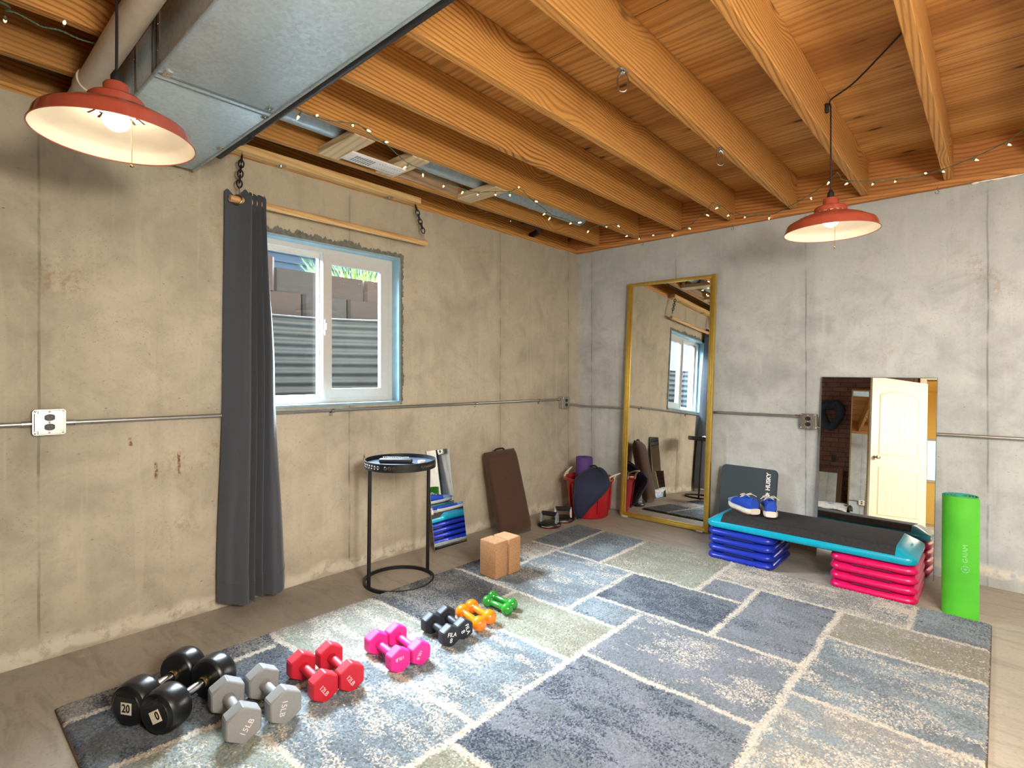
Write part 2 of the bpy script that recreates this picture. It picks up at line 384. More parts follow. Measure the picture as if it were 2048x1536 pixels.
M_WHITEENAMEL = plain('white_enamel', 'efe4d0', .35, 0, .02); M_CORD = plain('black_cord', '17171a', .55)
M_CURT = plain('charcoal_curtain_cloth', '484d56', .85, 0, .12, 260, .25, Sheen_Weight=.25)
M_BULB = glow('lamp_bulb_glass', (1.0, .88, .70, 1), 13.0)
M_FAIRY = glow('fairy_bulb_glass', (1.0, .52, .17, 1), 6.0); M_GREENWIRE = plain('green_wire', '4f6a58', .5, 0, .1)

# ------------------------------------------------------------------ room shell
def struct(name, mb, m, label, cat, smooth=0):
    return tag(mb.build(name, m, smooth=smooth), label, cat, kind='structure')
XR, YF = 5.0, -5.05
fl_ = MB(); v = []
for x, y in ((-.3, .3), (XR+.2, .3), (XR+.2, -9.2), (-.3, -9.2)): v.append((x, y, fz(x)))
v += [(x, y, z-.12) for x, y, z in v]
fl_.add((v, [(0,1,2,3),(7,6,5,4),(0,4,5,1),(1,5,6,2),(2,6,7,3),(3,7,4,0)]))
struct('floor', fl_, M_SLAB, 'bare trowelled concrete basement floor', 'floor')
WY0, WY1, WZ0, WZ1 = -3.20, -2.136, 1.062, 2.06
w = MB()
w.add(bx(-.22, 0, YF, WY0, -.1, 2.44)).add(bx(-.22, 0, WY1, .22, -.1, 2.44)).add(bx(-.22, 0, WY0, WY1, -.1, WZ0)).add(bx(-.22, 0, WY0, WY1, WZ1, 2.44))
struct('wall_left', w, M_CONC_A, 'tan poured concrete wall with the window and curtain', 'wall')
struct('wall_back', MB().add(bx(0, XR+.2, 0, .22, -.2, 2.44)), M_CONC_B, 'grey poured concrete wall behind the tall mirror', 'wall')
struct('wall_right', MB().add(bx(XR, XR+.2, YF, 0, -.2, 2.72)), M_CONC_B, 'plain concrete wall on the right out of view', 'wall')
DX0, DX1 = 2.345, 3.62
fw_ = MB().add(bx(0, DX0, YF-.14, YF, -.1, 2.72)).add(bx(DX1, XR, YF-.14, YF, -.2, 2.72)).add(bx(DX0, DX1, YF-.14, YF, 2.08, 2.72))
struct('wall_front', fw_, brick_mat(), 'brown painted brick wall behind the camera, seen in mirror', 'wall')
M_YEL = plain('yellow_wall_paint', 'efcf74', .6, 0, .03); M_CREAM = plain('cream_paint', 'e9dcc0', .4, 0, .02)
hall = MB().add(bx(.9, 2.02, -9.1, -9.0, -.2, 2.5)).add(bx(2.02, 2.32, -9.1, -9.0, -.2, .75)).add(bx(2.02, 2.32, -9.1, -9.0, 1.6, 2.5)).add(bx(2.32, 5.1, -9.1, -9.0, -.2, 2.5))
hall.add(bx(.8, .9, -9.1, YF-.14, -.2, 2.5)).add(bx(5.1, 5.2, -9.1, YF-.14, -.2, 2.5)).add(bx(.8, 5.2, -9.1, YF-.14, 2.5, 2.56))
struct('wall_hall', hall, M_YEL, 'yellow painted hall beyond the open door', 'wall')
struct('ceiling', MB().add(bx(-.22, XR+.2, YF-.1, .22, 2.713, 2.74)), M_PLY, 'plywood subfloor sheets above the joists', 'ceiling')

# window in the left wall
win = empty('window_1', 'white vinyl sliding basement window in the tan concrete wall', 'window', T(0, 0, 0), kind='structure')
b = MB(); t_ = .012
b.add(bx(-.215, .004, WY0, WY1, WZ1-t_, WZ1+.001)).add(bx(-.215, .004, WY1-t_, WY1+.001, WZ0, WZ1-t_)).add(bx(-.215, .004, WY0-.001, WY0+t_, WZ0, WZ1-t_)).add(bx(-.215, .012, WY0, WY1, WZ0-.004, WZ0+.012))
b.build('window_lining', M_BUCK, win, 0)
gro = MB()
def ragged(n, base, amp, seed):
    r = np.random.default_rng(seed); w_ = 0.0; o = []
    for k in range(n): w_ = .72*w_+r.normal(0, amp*.5); o.append(max(.004, base+w_+r.normal(0, amp*.22)))
    return o
n_ = 220; rg = ragged(n_, .036, .010, 3); vs = []
for k in range(n_):
    y = WY0+(WY1+.03-WY0)*k/(n_-1); vs += [(.0015, y, WZ1-.002), (.0035, y, WZ1+rg[k]*(.75 if k > 150 else 1.0))]
gro.add((vs, [(2*k, 2*k+1, 2*k+3, 2*k+2) for k in range(n_-1)]))
rg = ragged(n_, .024, .006, 8); vs = []
for k in range(n_):
    z = WZ0-.01+(WZ1+.012-WZ0)*k/(n_-1); vs += [(.0015, WY1-.002, z), (.0035, WY1+rg[k], z)]
gro.add((vs, [(2*k, 2*k+1, 2*k+3, 2*k+2) for k in range(n_-1)]))
gro.build('mortar_edge', plain('dark_mortar', '6f6f66', .9, 0, .25, 40), win)
def frame_vf(y0, y1, z0, z1, wd, x0, x1, wb=None, wt=None, wl=None, wr=None):
    m = MB(); wb = wb or wd; wt = wt or wd; wl = wl or wd; wr = wr or wd
    for q in (bx(x0, x1, y0, y1, z0, z0+wb), bx(x0, x1, y0, y1, z1-wt, z1), bx(x0, x1, y0, y0+wl, z0+wb, z1-wt), bx(x0, x1, y1-wr, y1, z0+wb, z1-wt)): m.add(q)
    return m
frame_vf(WY0+t_, WY1-t_, WZ0+.012, WZ1-t_, .030, -.165, -.075).build('window_frame', M_VINYL, win, 0)
ls = frame_vf(WY0+.04, -2.648, 1.10, 2.022, .028, -.15, -.115, wr=.030); s1 = ls.build('sash', M_VINYL, win, 0)
rs = frame_vf(-2.672, WY1-.04, 1.10, 2.022, .064, -.11, -.078); rs.add(bx(-.078, -.070, -2.672, -2.655, 1.10, 2.022)); s2 = rs.build('sash', M_VINYL, win, 0)
MB().add(bx(-.135, -.131, WY0+.06, -2.672, 1.125, 2.0)).build('pane', M_GLASS, s1, 0)
MB().add(bx(-.096, -.092, -2.612, WY1-.1, 1.16, 1.96)).build('pane', M_GLASS, s2, 0)
lt = MB().add(rbx(-.07, -.056, -2.668, -2.652, 1.50, 1.60, .004)).add(rbx(-.07, -.045, -2.664, -2.656, 1.535, 1.575, .003)); lt.build('latch', M_VINYL, s2)
# hall window (only seen in the right-hand mirror)
hw = empty('window_2', 'small white hall window seen in the wall mirror', 'window', T(0, 0, 0), kind='structure')
m = MB()
for q in (bx(2.02, 2.32, -9.02, -8.98, .75, .80), bx(2.02, 2.32, -9.02, -8.98, 1.55, 1.6), bx(2.02, 2.06, -9.02, -8.98, .8, 1.55), bx(2.28, 2.32, -9.02, -8.98, .8, 1.55)): m.add(q)
m.build('window_frame', M_VINYL, hw, 0); MB().add(bx(2.05, 2.29, -9.06, -9.055, .79, 1.56)).build('pane', M_GLASS, hw, 0)

# ------------------------------------------------------------------ outside the window
yard = struct('ground_outside', MB().add(bx(-12, -1.32, -12, 8, 1.70, 1.80)), plain('garden_soil', '4a4236', .95, 0, .3, 8), 'garden soil behind the retaining blocks', 'ground')
ow = MB(); P = [(-.215, -3.62), (-.45, -3.56), (-.72, -3.36), (-.92, -3.0), (-.985, -2.55), (-.93, -2.1), (-.74, -1.72), (-.46, -1.5), (-.215, -1.44)]
P2 = smooth_path([(x, y, 0) for x, y in P], 5); loops = []
for i in range(0, 97):
    z = .80+i*(1.70-.80)/96; d = .010*math.sin(z*2*PI/.076)
    row = []
    for k, (x, y, _) in enumerate(P2):
        cx, cy = -.215, -2.53; r = math.hypot(x-cx, y-cy); row.append((x+(x-cx)/r*d, y+(y-cy)/r*d, z))
    loops.append(row)
ow.add(loft(loops, False, False, False)); top = [(p[0], p[1], 1.703) for p in P2]; ow.add(tube(top, .010, 8))
tag(ow.build('window_well', M_WELL, smooth=60), 'corrugated galvanised window well outside the window', 'window well')
struct('ground_well', MB().add(bx(-1.2, -.215, -3.75, -1.35, .70, .84)), plain('well_gravel', '45413c', .95, 0, .35, 40, .6), 'gravel bottom of the window well', 'ground')
M_BLOCK = [plain('retaining_block_%s' % n, c, .92, 0, .2, 50, .5) for n, c in (('brown', '221b1b'), ('rust', '281f1e'), ('grey', '201f22'))]
def block(x, y, z, wy, h, mi, ln):
    ch = .022; pl = [(0, -wy/2+ch), (-.02, -wy/2), (-.26, -wy/2+.03), (-.26, wy/2-.03), (-.02, wy/2), (0, wy/2-ch)]
    o = MB().add(prism(pl, 0, h)).build('retaining_block', M_BLOCK[mi], smooth=0); o.location = (x, y, z)
    return tag(o, ln, 'block', 'retaining blocks outside the window')
low = ['far left', 'second', 'third', 'fourth', 'fifth', 'last']
for k in range(6):
    block(-1.10, -3.3+.41*k, 1.705, .40, .20, (k+2) % 3, 'lower retaining block behind the well rim, %s in its row seen from indoors' % low[k])
for k in range(6):
    if k == 1: h, x = .26, -1.08
    else: h, x = .19, -1.12
    block(x, -3.12+.41*k, 1.905, .40, h, k % 3, 'upper retaining block below the grass, %s in its row seen from indoors' % low[k])
house = empty('neighbour_house', 'grey sided house with white gable trim seen through window', 'building', T(0, 0, 0))
hs = MB()
for k in range(24): hs.add(([(-7.0, -3, 1.8+.16*k), (-7.0, 5, 1.8+.16*k), (-7.04, 5, 1.96+.16*k), (-7.04, -3, 1.96+.16*k), (-7.3, -3, 1.8+.16*k), (-7.3, 5, 1.8+.16*k), (-7.3, 5, 1.96+.16*k), (-7.3, -3, 1.96+.16*k)], [(0,1,2,3), (7,6,5,4), (0,4,5,1), (3,2,6,7), (0,3,7,4), (1,5,6,2)]))
hs.build('siding', plain('blue_grey_siding', '6c8196', .7, 0, .06, 4), house, 0)
MB().add(prism([(-1.6, 2.95), (1.0, 3.98), (1.0, 4.22), (-1.6, 3.19)], 0, .12), T(-6.98, 0, 0) @ Matrix(((0, 0, 1, 0), (1, 0, 0, 0), (0, 1, 0, 0), (0, 0, 0, 1)))).build('gable_trim', M_VINYL, house, 0)
def grass(name, cx, cy, n, label, spread, hh, c):
    g = MB()
    for k in range(n):
        a = random.uniform(0, 2*PI); r0 = spread*math.sqrt(random.random())*.5; L = hh*random.uniform(.6, 1.1); bend = random.uniform(.2, .8)
        p = []; x, y = cx+r0*math.cos(a), cy+r0*1.8*math.sin(a)
        for j in range(5):
            t = j/4; p.append((x+math.cos(a)*bend*L*t*t*.8, y+math.sin(a)*bend*L*t*t*.8, 1.79+L*(t-.35*bend*t*t)))
        w_ = .005
        vs = []; 
        for j, q in enumerate(p):
            ww = w_*(1-j/4.3); vs += [(q[0]-ww*math.sin(a), q[1]+ww*math.cos(a), q[2]), (q[0]+ww*math.sin(a), q[1]-ww*math.cos(a), q[2])]
        g.add((vs, [(2*j, 2*j+1, 2*j+3, 2*j+2) for j in range(4)]))
    return tag(g.build(name, plain('grass_'+name, c, .6, 0, .35, 14), smooth=0), label, 'plant')
grass('ornamental_grass', -1.60, -1.45, 520, 'green ornamental grass clump above the retaining blocks', .44, .66, '6f9a3a')
grass('twiggy_shrub', -1.75, -2.75, 14, 'bare twiggy shrub over the retaining blocks by the siding', .25, .5, '8f8068')

# ------------------------------------------------------------------ ceiling framing
ORD = ['first ceiling joist out from the window wall, partly behind the round duct', 'second ceiling joist out from the window wall, carrying the light string', 'third ceiling joist out from the window wall, just right of the light string', 'fourth ceiling joist out from the window wall', 'fifth ceiling joist, the one with two hanging rings', 'sixth ceiling joist, the one holding the far red pendant cord', 'seventh ceiling joist, where the black lamp cord ends', 'eighth ceiling joist over the right wall, out of view', 'ninth ceiling joist over the right wall, out of view', 'tenth ceiling joist nearest the right wall, out of view']
for k, x in enumerate((.235, .648, 1.048, 1.488, 1.940, 2.384, 2.832, 3.27, 3.71, 4.15)):
    o = MB().add(rbx(0, .046, 0, -YF-.05, 0, .232, .003, 1)).build('floor_joist', M_JOIST, smooth=0); o.location = (x, YF, 2.479)
    tag(o, 'amber fir '+ORD[k], 'joist', 'ceiling joists')
tag(MB().add(bx(.0, XR, -.045, .14, 2.440, 2.478)).build('sill_plate', M_JOISTX, smooth=0), 'reddish wooden sill plate on top of the grey wall', 'beam')
tag(MB().add(bx(-.119, XR, -.004, .04, 2.479, 2.712)).build('rim_joist', M_JOISTX, smooth=0), 'reddish rim board behind the joist ends above the grey wall', 'beam')
tag(MB().add(bx(-.16, -.001, YF, .20, 2.441, 2.478)).build('sill_plate', M_JOIST, smooth=0), 'dark wooden sill plate on top of the window wall', 'beam')
tag(MB().add(bx(-.16, -.12, YF, .20, 2.479, 2.712)).build('rim_joist', M_JOIST, smooth=0), 'dark rim board behind the black pipe above the window wall', 'beam')
tag(MB().add(tube(smooth_path([(2.965, -.010, 2.438), (3.03, -.018, 2.444), (3.12, -.012, 2.440), (3.25, -.020, 2.446), (3.5, -.012, 2.44)], 6), [.006+.006*abs(math.sin(k*.8)) for k in range(25)], 8)).build('foam_bead', plain('white_spray_foam', 'eeeae2', .9, 0, .05, 80, .4)), 'white spray foam bead along the top of the grey wall', 'foam')
# pine ledger that carries the curtain chains
led = empty('curtain_ledger', 'pale pine board under the joists above the curtain rod', 'board', T(0, -3.27, 2.445))
MB().add(rbx(-.005, .088, 0, 1.25, 0, .042, .004)).build('board', M_PINE, led)
for yy in (.28, 1.02):
    q = MB().add(rbx(.004, .060, yy-.02, yy+.02, -.0035, .001, .0015, 1)).add(cyl(.009, -.009, -.002, 10), T(.03, yy, 0)); q.build('metal_clip', M_STEEL, led)
tag(MB().add(tube([(.135, YF+.05, 2.545), (.135, -.9, 2.545), (.13, -.78, 2.53), (.08, -.70, 2.515), (-.05, -.66, 2.51)], .026, 14)).add(tube([(.135, -.99, 2.545), (.135, -.86, 2.545)], .033, 14)).build('drain_pipe', M_ABS), 'black plastic pipe running between the first joist and window wall', 'pipe')
blk = ['leftmost, between duct and white panel', 'middle, beside the white panel end', 'rightmost, past the round duct end']
for k, (y0, y1) in enumerate(((-2.90, -2.775), (-2.53, -2.405), (-1.86, -1.735))):
    o = MB().add(rbx(0, .366, 0, y1-y0, 0, .039, .003, 1)).build('blocking_board', M_PINEX, smooth=0); o.location = (.282, y0, 2.474)
    tag(o, 'pale pine block between the first two joists, '+blk[k], 'board', 'blocking boards')
tag(MB().add(rbx(.2815, .303, -2.40, -1.87, 2.49, 2.61, .003, 1)).build('scrap_board', M_GREYWOOD, smooth=0), 'weathered pale scrap board fixed to the first joist', 'board')
pan = empty('ceiling_register', 'white louvred register panel between two pale pine blocks', 'register', T(.345, -2.80, 2.463))
MB().add(rbx(0, .125, 0, .36, 0, .009, .002)).build('panel', plain('white_register_paint', 'f4f2f0', .4, 0, .02), pan)
lv = MB(); 
for k in range(8):
    for j in range(2): lv.add(rbx(.022+j*.044, .058+j*.044, .045+.016*k, .054+.016*k, -.002, .001, .001, 1))
lv.build('louver', plain('register_slots', '9a9d9e', .5), pan)
dt = MB()
for k in range(9):
    for xx in (.03, .092): dt.add(cyl(.0025, -.001, .001, 8), T(xx, .2+.017*k, 0))
dt.build('print_pattern', plain('register_holes', '606060', .6), pan)
rd = empty('round_duct', 'round galvanised duct between the first two joists', 'duct', T(.455, 0, 2.585))
for k, (y0, y1) in enumerate(((-3.84, -2.80), (-2.40, -1.77), (-1.74, -.62))): 
    MB().add(lathe([(.072, 0), (.072, y1-y0)], 28, True, True), T(0, y0, 0) @ RX(-PI/2)).build('duct_section', M_GALVP, rd)
for yy in (-3.2, -1.25): MB().add(lathe([(.0725, -.012), (.076, -.004), (.076, .004), (.0725, .012)], 28), T(0, yy, 0) @ RX(-PI/2)).build('joint_bead', M_GALVP, rd)
# big rectangular duct
du = empty('sheet_metal_duct', 'big rectangular galvanised air duct hung under the joists', 'duct', T(0, 0, 0))
DY0, DY1, DZ0, DZ1 = -3.857, -3.455, 2.283, 2.474
for x0, x1 in ((.06, .945), (.951, 2.2), (2.206, 4.6)):
    MB().add(rbx(x0, x1, DY0, DY1, DZ0, DZ1, .004, 2)).build('duct_section', M_GALV, du)
M_SEAM = plain('seam_steel', '8d969c', .35, .9); M_CLEAT = plain('cleat_steel', '9c978c', .35, .9)
for x in (.915, .948, 2.2): MB().add(rbx(x-.004, x+.004, DY0-.005, DY1+.005, DZ0-.003, DZ1, .001, 1)).build('seam', M_SEAM, du)
for y in (DY0-.002, DY1+.002): MB().add(tube([(.06, y, DZ0-.001), (4.6, y, DZ0-.001)], .006, 8)).build('corner_bead', M_GALVP, du)
for x, y in ((.985, DY1-.03), (.905, DY1-.012), (.965, DY0+.03), (.45, DY1-.012)):
    MB().add(rbx(x-.018, x+.018, y-.012, y+.012, DZ0-.004, DZ0+.001, .001, 1)).add(ball(.004, 8, 6), T(x, y, DZ0-.004)).build('joint_tab', M_STEEL, du)
for x, z in ((.70, 2.33), (.70, 2.42), (.985, 2.34), (.985, 2.43)): MB().add(ball(.004, 8, 6), T(x, DY0-.005, z)).build('screw', M_STEEL, du)
for x in (.715, .985): MB().add(rbx(x-.010, x+.010, DY0-.0045, DY0+.001, DZ0+.004, DZ1, .001, 1)).build('drive_cleat', M_CLEAT, du)
gp = MB().add(tube(smooth_path([(4.6, -3.425, 2.298), (.62, -3.425, 2.298), (.50, -3.425, 2.302), (.44, -3.425, 2.33), (.43, -3.425, 2.40)], 4), .017, 14))
gp.add(tube([(.66, -3.425, 2.298), (.56, -3.425, 2.299)], .022, 14)).add(tube([(.43, -3.425, 2.35), (.43, -3.425, 2.47)], .021, 14)); 
tag(gp.build('gas_pipe', M_IRON), 'dark iron gas pipe along the edge of the big duct', 'pipe')
pv = MB().add(tube([(.02, -3.935, 2.412), (4.6, -3.935, 2.412)], .044, 24)).add(tube([(.34, -3.935, 2.412), (.42, -3.935, 2.412)], .050, 24))
tag(pv.build('drain_pipe', M_PVC), 'thick off-white plastic pipe beside the big duct', 'pipe')
for k, y in enumerate((-2.50, -1.47)):   # rings on the fifth joist
    e = empty('hanging_ring', 'zinc hanging ring under the fifth joist, '+('nearer the camera' if k == 0 else 'nearer the mirror wall'), 'hook', T(1.963, y, 2.479), 'hanging rings under a joist')
    MB().add(rbx(-.012, .012, -.028, .028, -.005, 0, .001, 1)).add(torus(.007, .003, 14, 6), T(0, 0, -.010) @ RX(PI/2)).build('mounting_plate', M_STEEL, e)
    R_ = smooth_path([(0, .0, -.010), (.018, 0, -.03), (.020, 0, -.06), (.010, 0, -.085), (-.010, 0, -.085), (-.020, 0, -.06), (-.018, 0, -.03)], 5, True)
    MB().add(tube(R_, .0042, 8, True), RZ(.7)).build('ring', M_STEEL, e)
def cup_hook(x, y, z, label, M=None):
    p = smooth_path([(0, 0, .006), (0, 0, -.015), (.006, 0, -.026), (.0, 0, -.038), (-.010, 0, -.034), (-.012, 0, -.024)], 4)
    return tag(MB().add(tube(p, .0018, 6)).build('cup_hook', M_STEEL, loc=(x, y, z)), label, 'hook', 'cup hooks')
cup_hook(.255, -1.28, 2.479, 'small white cup hook in the first joist right of the curtain chain')
cup_hook(.735, -.055, 2.441, 'small cup hook in the sill plate near the room corner'); cup_hook(1.52, -.05, 2.441, 'small cup hook in the sill plate under the fourth joist'); cup_hook(2.80, -.05, 2.441, 'small cup hook in the sill plate under the seventh joist')
cup_hook(.262, -3.95, 2.479, 'small cup hook above the near red pendant lamp')

# ------------------------------------------------------------------ pendant lamps
def pendant(M, cordpts, label, pull):
    e = empty('pendant_lamp', label, 'lamp', M, 'red pendant lamps')
    N = 72; outer = [(.214, 0), (.209, .010), (.202, .034), (.196, .044), (.150, .070), (.100, .090), (.078, .097), (.075, .100), (.074, .122), (.068, .128), (.036, .129), (.035, .165), (.031, .171), (.012, .172)]
    sh = MB()
    def skin(prof, mi, rev):
        loops = [ring(r, z, N) for r, z in prof]; v, f = loft(loops, False, False); keep = []
        for i in range(len(prof)-1):
            for j in range(N):
                if i == 6 and j % 4 < 2: continue      # slots round the collar
                if i == 5 and j % 4 == 0 : continue
                keep.append(f[i*N+j])
        sh.add((v, keep), None, mi)
    skin(outer, 0, False)
    inner = [(r-.0025 if r > .02 else r*.8, z-.002 if z > .02 else z+.0004) for r, z in outer]; skin(inner, 1, True)
    sh.add(torus(.2128, .0022, 72, 6), None, 0)
    sh.build('lamp_shade', [M_REDENAMEL, M_WHITEENAMEL], e, 40)
    MB().add(cyl(.022, .095, .160, 16)).build('socket', plain('porcelain', 'd8d2c4', .4), e)
    MB().add(lathe([(.001, .026), (.014, .028), (.028, .037), (.036, .052), (.037, .062), (.030, .082), (.018, .097), (.017, .104)], 24, False, True)).build('bulb', M_BULB, e)
    MB().add(lathe([(.016, .170), (.016, .196), (.009, .210), (.005, .216)], 14, True, True)).build('strain_relief', M_CORD, e)
    inv = M.inverted()
    MB().add(tube([tuple(inv @ Vector(p)) for p in smooth_path(cordpts, 5)], .0042, 8)).build('cord', M_CORD, e)
    ch = MB(); px, py, _ = M.to_3x3().inverted() @ Vector(pull)
    for k in range(46): ch.add(ball(.0014, 6, 4), T(px, py, .085-.0036*k))
    ch.add(tube([(px, py, .09), (px, py, -.08)], .0005, 5)); ch.add(ball(.0065, 12, 8, .7), T(px, py, -.084)); ch.build('pull_chain', plain('brass_chain', 'c8b07a', .25, 1.0), e)
    return e
L2 = T(2.456, -1.295, 1.974)
pendant(L2, [(2.456, -1.295, 2.18), (2.456, -1.295, 2.58), (2.452, -1.295, 2.62), (2.46, -1.30, 2.645), (2.55, -1.36, 2.655), (2.62, -1.43, 2.665), (2.72, -1.53, 2.69), (2.80, -1.62, 2.705), (2.83, -1.66, 2.706)], 'red enamel pendant lamp hanging before the grey wall', (.022, -.022, 0))
tag(MB().add(rbx(2.430, 2.447, -1.306, -1.284, 2.585, 2.632, .004)).build('cord_clip', M_CORD), 'black cord clip on the sixth joist side', 'clip')
L1 = T(1.045, -3.990, 1.982) @ RZ(.6)
pendant(L1, [(1.045, -3.990, 2.19), (1.045, -3.990, 2.40), (1.047, -4.0, 2.475), (1.047, -4.0, 2.50)], 'red enamel pendant lamp hanging beside the big duct', (.036, .032, 0))
# string lights
WIRE = [(0.713, -3.283, 2.462), (0.71, -3.249, 2.462), (0.697, -3.187, 2.462), (0.705, -3.103, 2.462), (0.721, -3.061, 2.462), (0.766, -2.994, 2.462), (0.78, -2.955, 2.462), (0.724, -2.845, 2.462), (0.685, -2.723, 2.462), (0.576, -2.519, 2.462), (0.554, -2.381, 2.462), (0.492, -2.176, 2.462), (0.491, -2.009, 2.462), (0.512, -1.905, 2.462), (0.613, -1.824, 2.462), (0.681, -1.764, 2.462), (0.77, -1.759, 2.462), (0.681, -1.522, 2.462), (0.627, -1.334, 2.462), (0.571, -1.158, 2.462), (0.587, -1.006, 2.462), (0.584, -0.79, 2.462), (0.578, -0.655, 2.462), (0.668, -0.676, 2.462), (0.736, -0.653, 2.462), (0.801, -0.596, 2.462), (0.726, -0.333, 2.462), (0.738, -0.138, 2.462), (0.778, -0.099, 2.462), (0.894, -0.092, 2.462), (1.027, -0.089, 2.462), (1.222, -0.196, 2.462), (1.443, -0.438, 2.462), (1.543, -0.569, 2.462), (1.588, -0.64, 2.462), (1.596, -0.585, 2.462), (1.612, -0.491, 2.462), (1.595, -0.32, 2.462), (1.63, -0.269, 2.462), (1.658, -0.193, 2.462), (1.746, -0.138, 2.462), (1.803, -0.078, 2.462), (1.885, -0.113, 2.462), (2.146, -0.374, 2.462), (2.307, -0.594, 2.462), (2.368, -0.702, 2.462), (2.37, -0.629, 2.462), (2.374, -0.532, 2.462), (2.496, -0.398, 2.462), (2.608, -0.349, 2.462), (2.727, -0.311, 2.462), (2.879, -0.374, 2.462), (3.018, -0.488, 2.462), (3.126, -0.621, 2.462), (3.184, -0.73, 2.462), (3.4, -.9, 2.462)]
BULBS = [(0.686, -3.212, 2.452), (0.765, -3.154, 2.452), (0.783, -2.994, 2.452), (0.785, -2.914, 2.452), (0.746, -2.764, 2.452), (0.555, -2.503, 2.452), (0.541, -2.371, 2.452), (0.449, -2.135, 2.452), (0.492, -1.997, 2.452), (0.467, -1.853, 2.452), (0.587, -1.794, 2.452), (0.666, -1.74, 2.452), (0.843, -1.83, 2.452), (0.708, -1.517, 2.452), (0.563, -1.245, 2.452), (0.564, -1.163, 2.452), (0.522, -0.893, 2.452), (0.643, -0.875, 2.452), (0.565, -0.652, 2.452), (0.755, -0.847, 2.452), (0.704, -0.608, 2.452), (0.814, -0.618, 2.452), (0.674, -0.257, 2.452), (0.691, -0.071, 2.452), (0.869, -0.152, 2.452), (1.022, -0.074, 2.452), (1.205, -0.142, 2.452), (1.461, -0.423, 2.452), (1.566, -0.524, 2.452), (1.559, -0.28, 2.452), (1.638, -0.145, 2.452), (1.794, -0.06, 2.444), (2.146, -0.357, 2.452), (2.311, -0.611, 2.452), (2.362, -0.468, 2.452), (2.49, -0.345, 2.452), (2.594, -0.287, 2.452), (2.739, -0.413, 2.452), (2.873, -0.271, 2.452), (3.014, -0.41, 2.452), (3.145, -0.561, 2.452)]
WIRE_L = [(0.70, -4.6, 2.462), (0.697, -4.234, 2.45), (0.655, -4.207, 2.45), (0.661, -4.182, 2.45), (0.644, -4.139, 2.45), (0.633, -4.112, 2.45), (0.644, -4.088, 2.45), (0.653, -4.063, 2.45), (0.643, -4.025, 2.45), (0.643, -3.997, 2.45), (0.657, -3.962, 2.45), (0.69, -3.945, 2.455), (0.695, -3.90, 2.466)]
BULBS_L = [((0.651, -4.207, 2.45), (0.579, -4.202, 2.45)), ((0.657, -4.063, 2.45), (0.721, -4.066, 2.45)), ((0.700, -3.94, 2.455), (0.745, -3.955, 2.45))]
def fairy(name, wire, bulbs, label, k=1.0):
    e = empty(name, label, 'string lights', T(*wire[0]), 'fairy light strings')
    off = Vector(wire[0]); wp = smooth_path([tuple(Vector(p)-off) for p in wire], 6)
    wb = MB(); 
    for s in (0, PI):
        wb.add(tube([(x+.0018*math.cos(i*1.1+s), y, z+.0018*math.sin(i*1.1+s)) for i, (x, y, z) in enumerate(wp)], .0016, 5))
    wb.build('wire', M_GREENWIRE, e)
    for a, b in bulbs:
        a = Vector(a)-off; b = Vector(b)-off; d = (b-a).normalized()
        s = MB().add(lathe([(.003, 0), (.0045, .004), (.0048, .018), (.004, .020)], 8, True, True), align((0, 0, 0), d))
        so = s.build('bulb_socket', M_GREENWIRE, e); so.location = b-d*.030
        bo = MB().add(lathe([(.0036, .019), (.0048, .025), (.0042, .032), (.0016, .040), (.0004, .043)], 8, True, True), align((0, 0, 0), d)).build('bulb', M_FAIRY, so)
near = lambda p: min(smooth_path(WIRE, 6), key=lambda q: (Vector(q)-Vector(p)).length)
BB = []
for p in BULBS:
    q = Vector(near(p)); d = Vector(p)-q
    d = d if d.length > .004 else Vector((0, 0, -1)); d.z = min(d.z, -.012); d.normalize()
    BB.append((tuple(q), tuple(q+d*.034)))
fairy('string_lights', WIRE, BB, 'long string of warm fairy lights along joist and grey wall top')
fairy('string_lights', WIRE_L, BULBS_L, 'short run of fairy lights above the near red pendant')

# ------------------------------------------------------------------ curtain, rod, chains
rod = MB().add(cyl(.0185, 0, 1.32, 20), RX(-PI/2)).build('curtain_rod', M_DOWEL, loc=(.075, -3.285, 2.182))
tag(rod, 'round wooden dowel hung above the window', 'curtain rod')
def link(L=.044, W=.0115, r=.0042):
    return tube(smooth_path([(W, 0, -L/2+W), (W, 0, L/2-W), (0, 0, L/2), (-W, 0, L/2-W), (-W, 0, -L/2+W), (0, 0, -L/2)], 4, True), r, 6, True)
def chain(p, q, n, label):
    p = Vector(p); q = Vector(q); e = empty('hanging_chain', label, 'chain', T(*p), 'curtain rod chains'); d = q-p
    m = MB(); A = align((0, 0, 0), d)
    for k in range(n):
        m.add(link(), T(*(d*((k+.7)/(n+.6)))) @ A @ RZ(k*PI/2+.4))
    m.build('chain', M_BLACKMETAL, e)
    MB().add(tube([(0, 0, .03), (0, 0, .005)], .002, 6)).add(torus(.007, .002, 12, 6), RX(PI/2)).build('screw_eye', M_STEEL, e)
    MB().add(torus(.007, .002, 12, 6), T(*(d*1.0)) @ RX(PI/2)).add(tube([tuple(d*1.0), tuple(d*1.0+Vector((0, 0, -.045)))], .002, 6)).build('screw_hook', M_STEEL, e)
chain((.072, -3.222, 2.425), (.075, -3.238, 2.245), 6, 'black chain holding the curtain end of the rod')
chain((.072, -2.06, 2.430), (.075, -1.985, 2.242), 6, 'black chain holding the bare end of the rod')
cu = empty('curtain', 'charcoal grommet curtain bunched at the left of the window', 'curtain', T(0, 0, 0))
tp_ = [(-3.308, .030), (-3.285, .045), (-3.245, .075), (-3.224, .104), (-3.207, .128), (-3.193, .060), (-3.182, .128), (-3.170, .055), (-3.156, .128), (-3.146, .055), (-3.130, .122), (-3.118, .075), (-3.106, .045)]
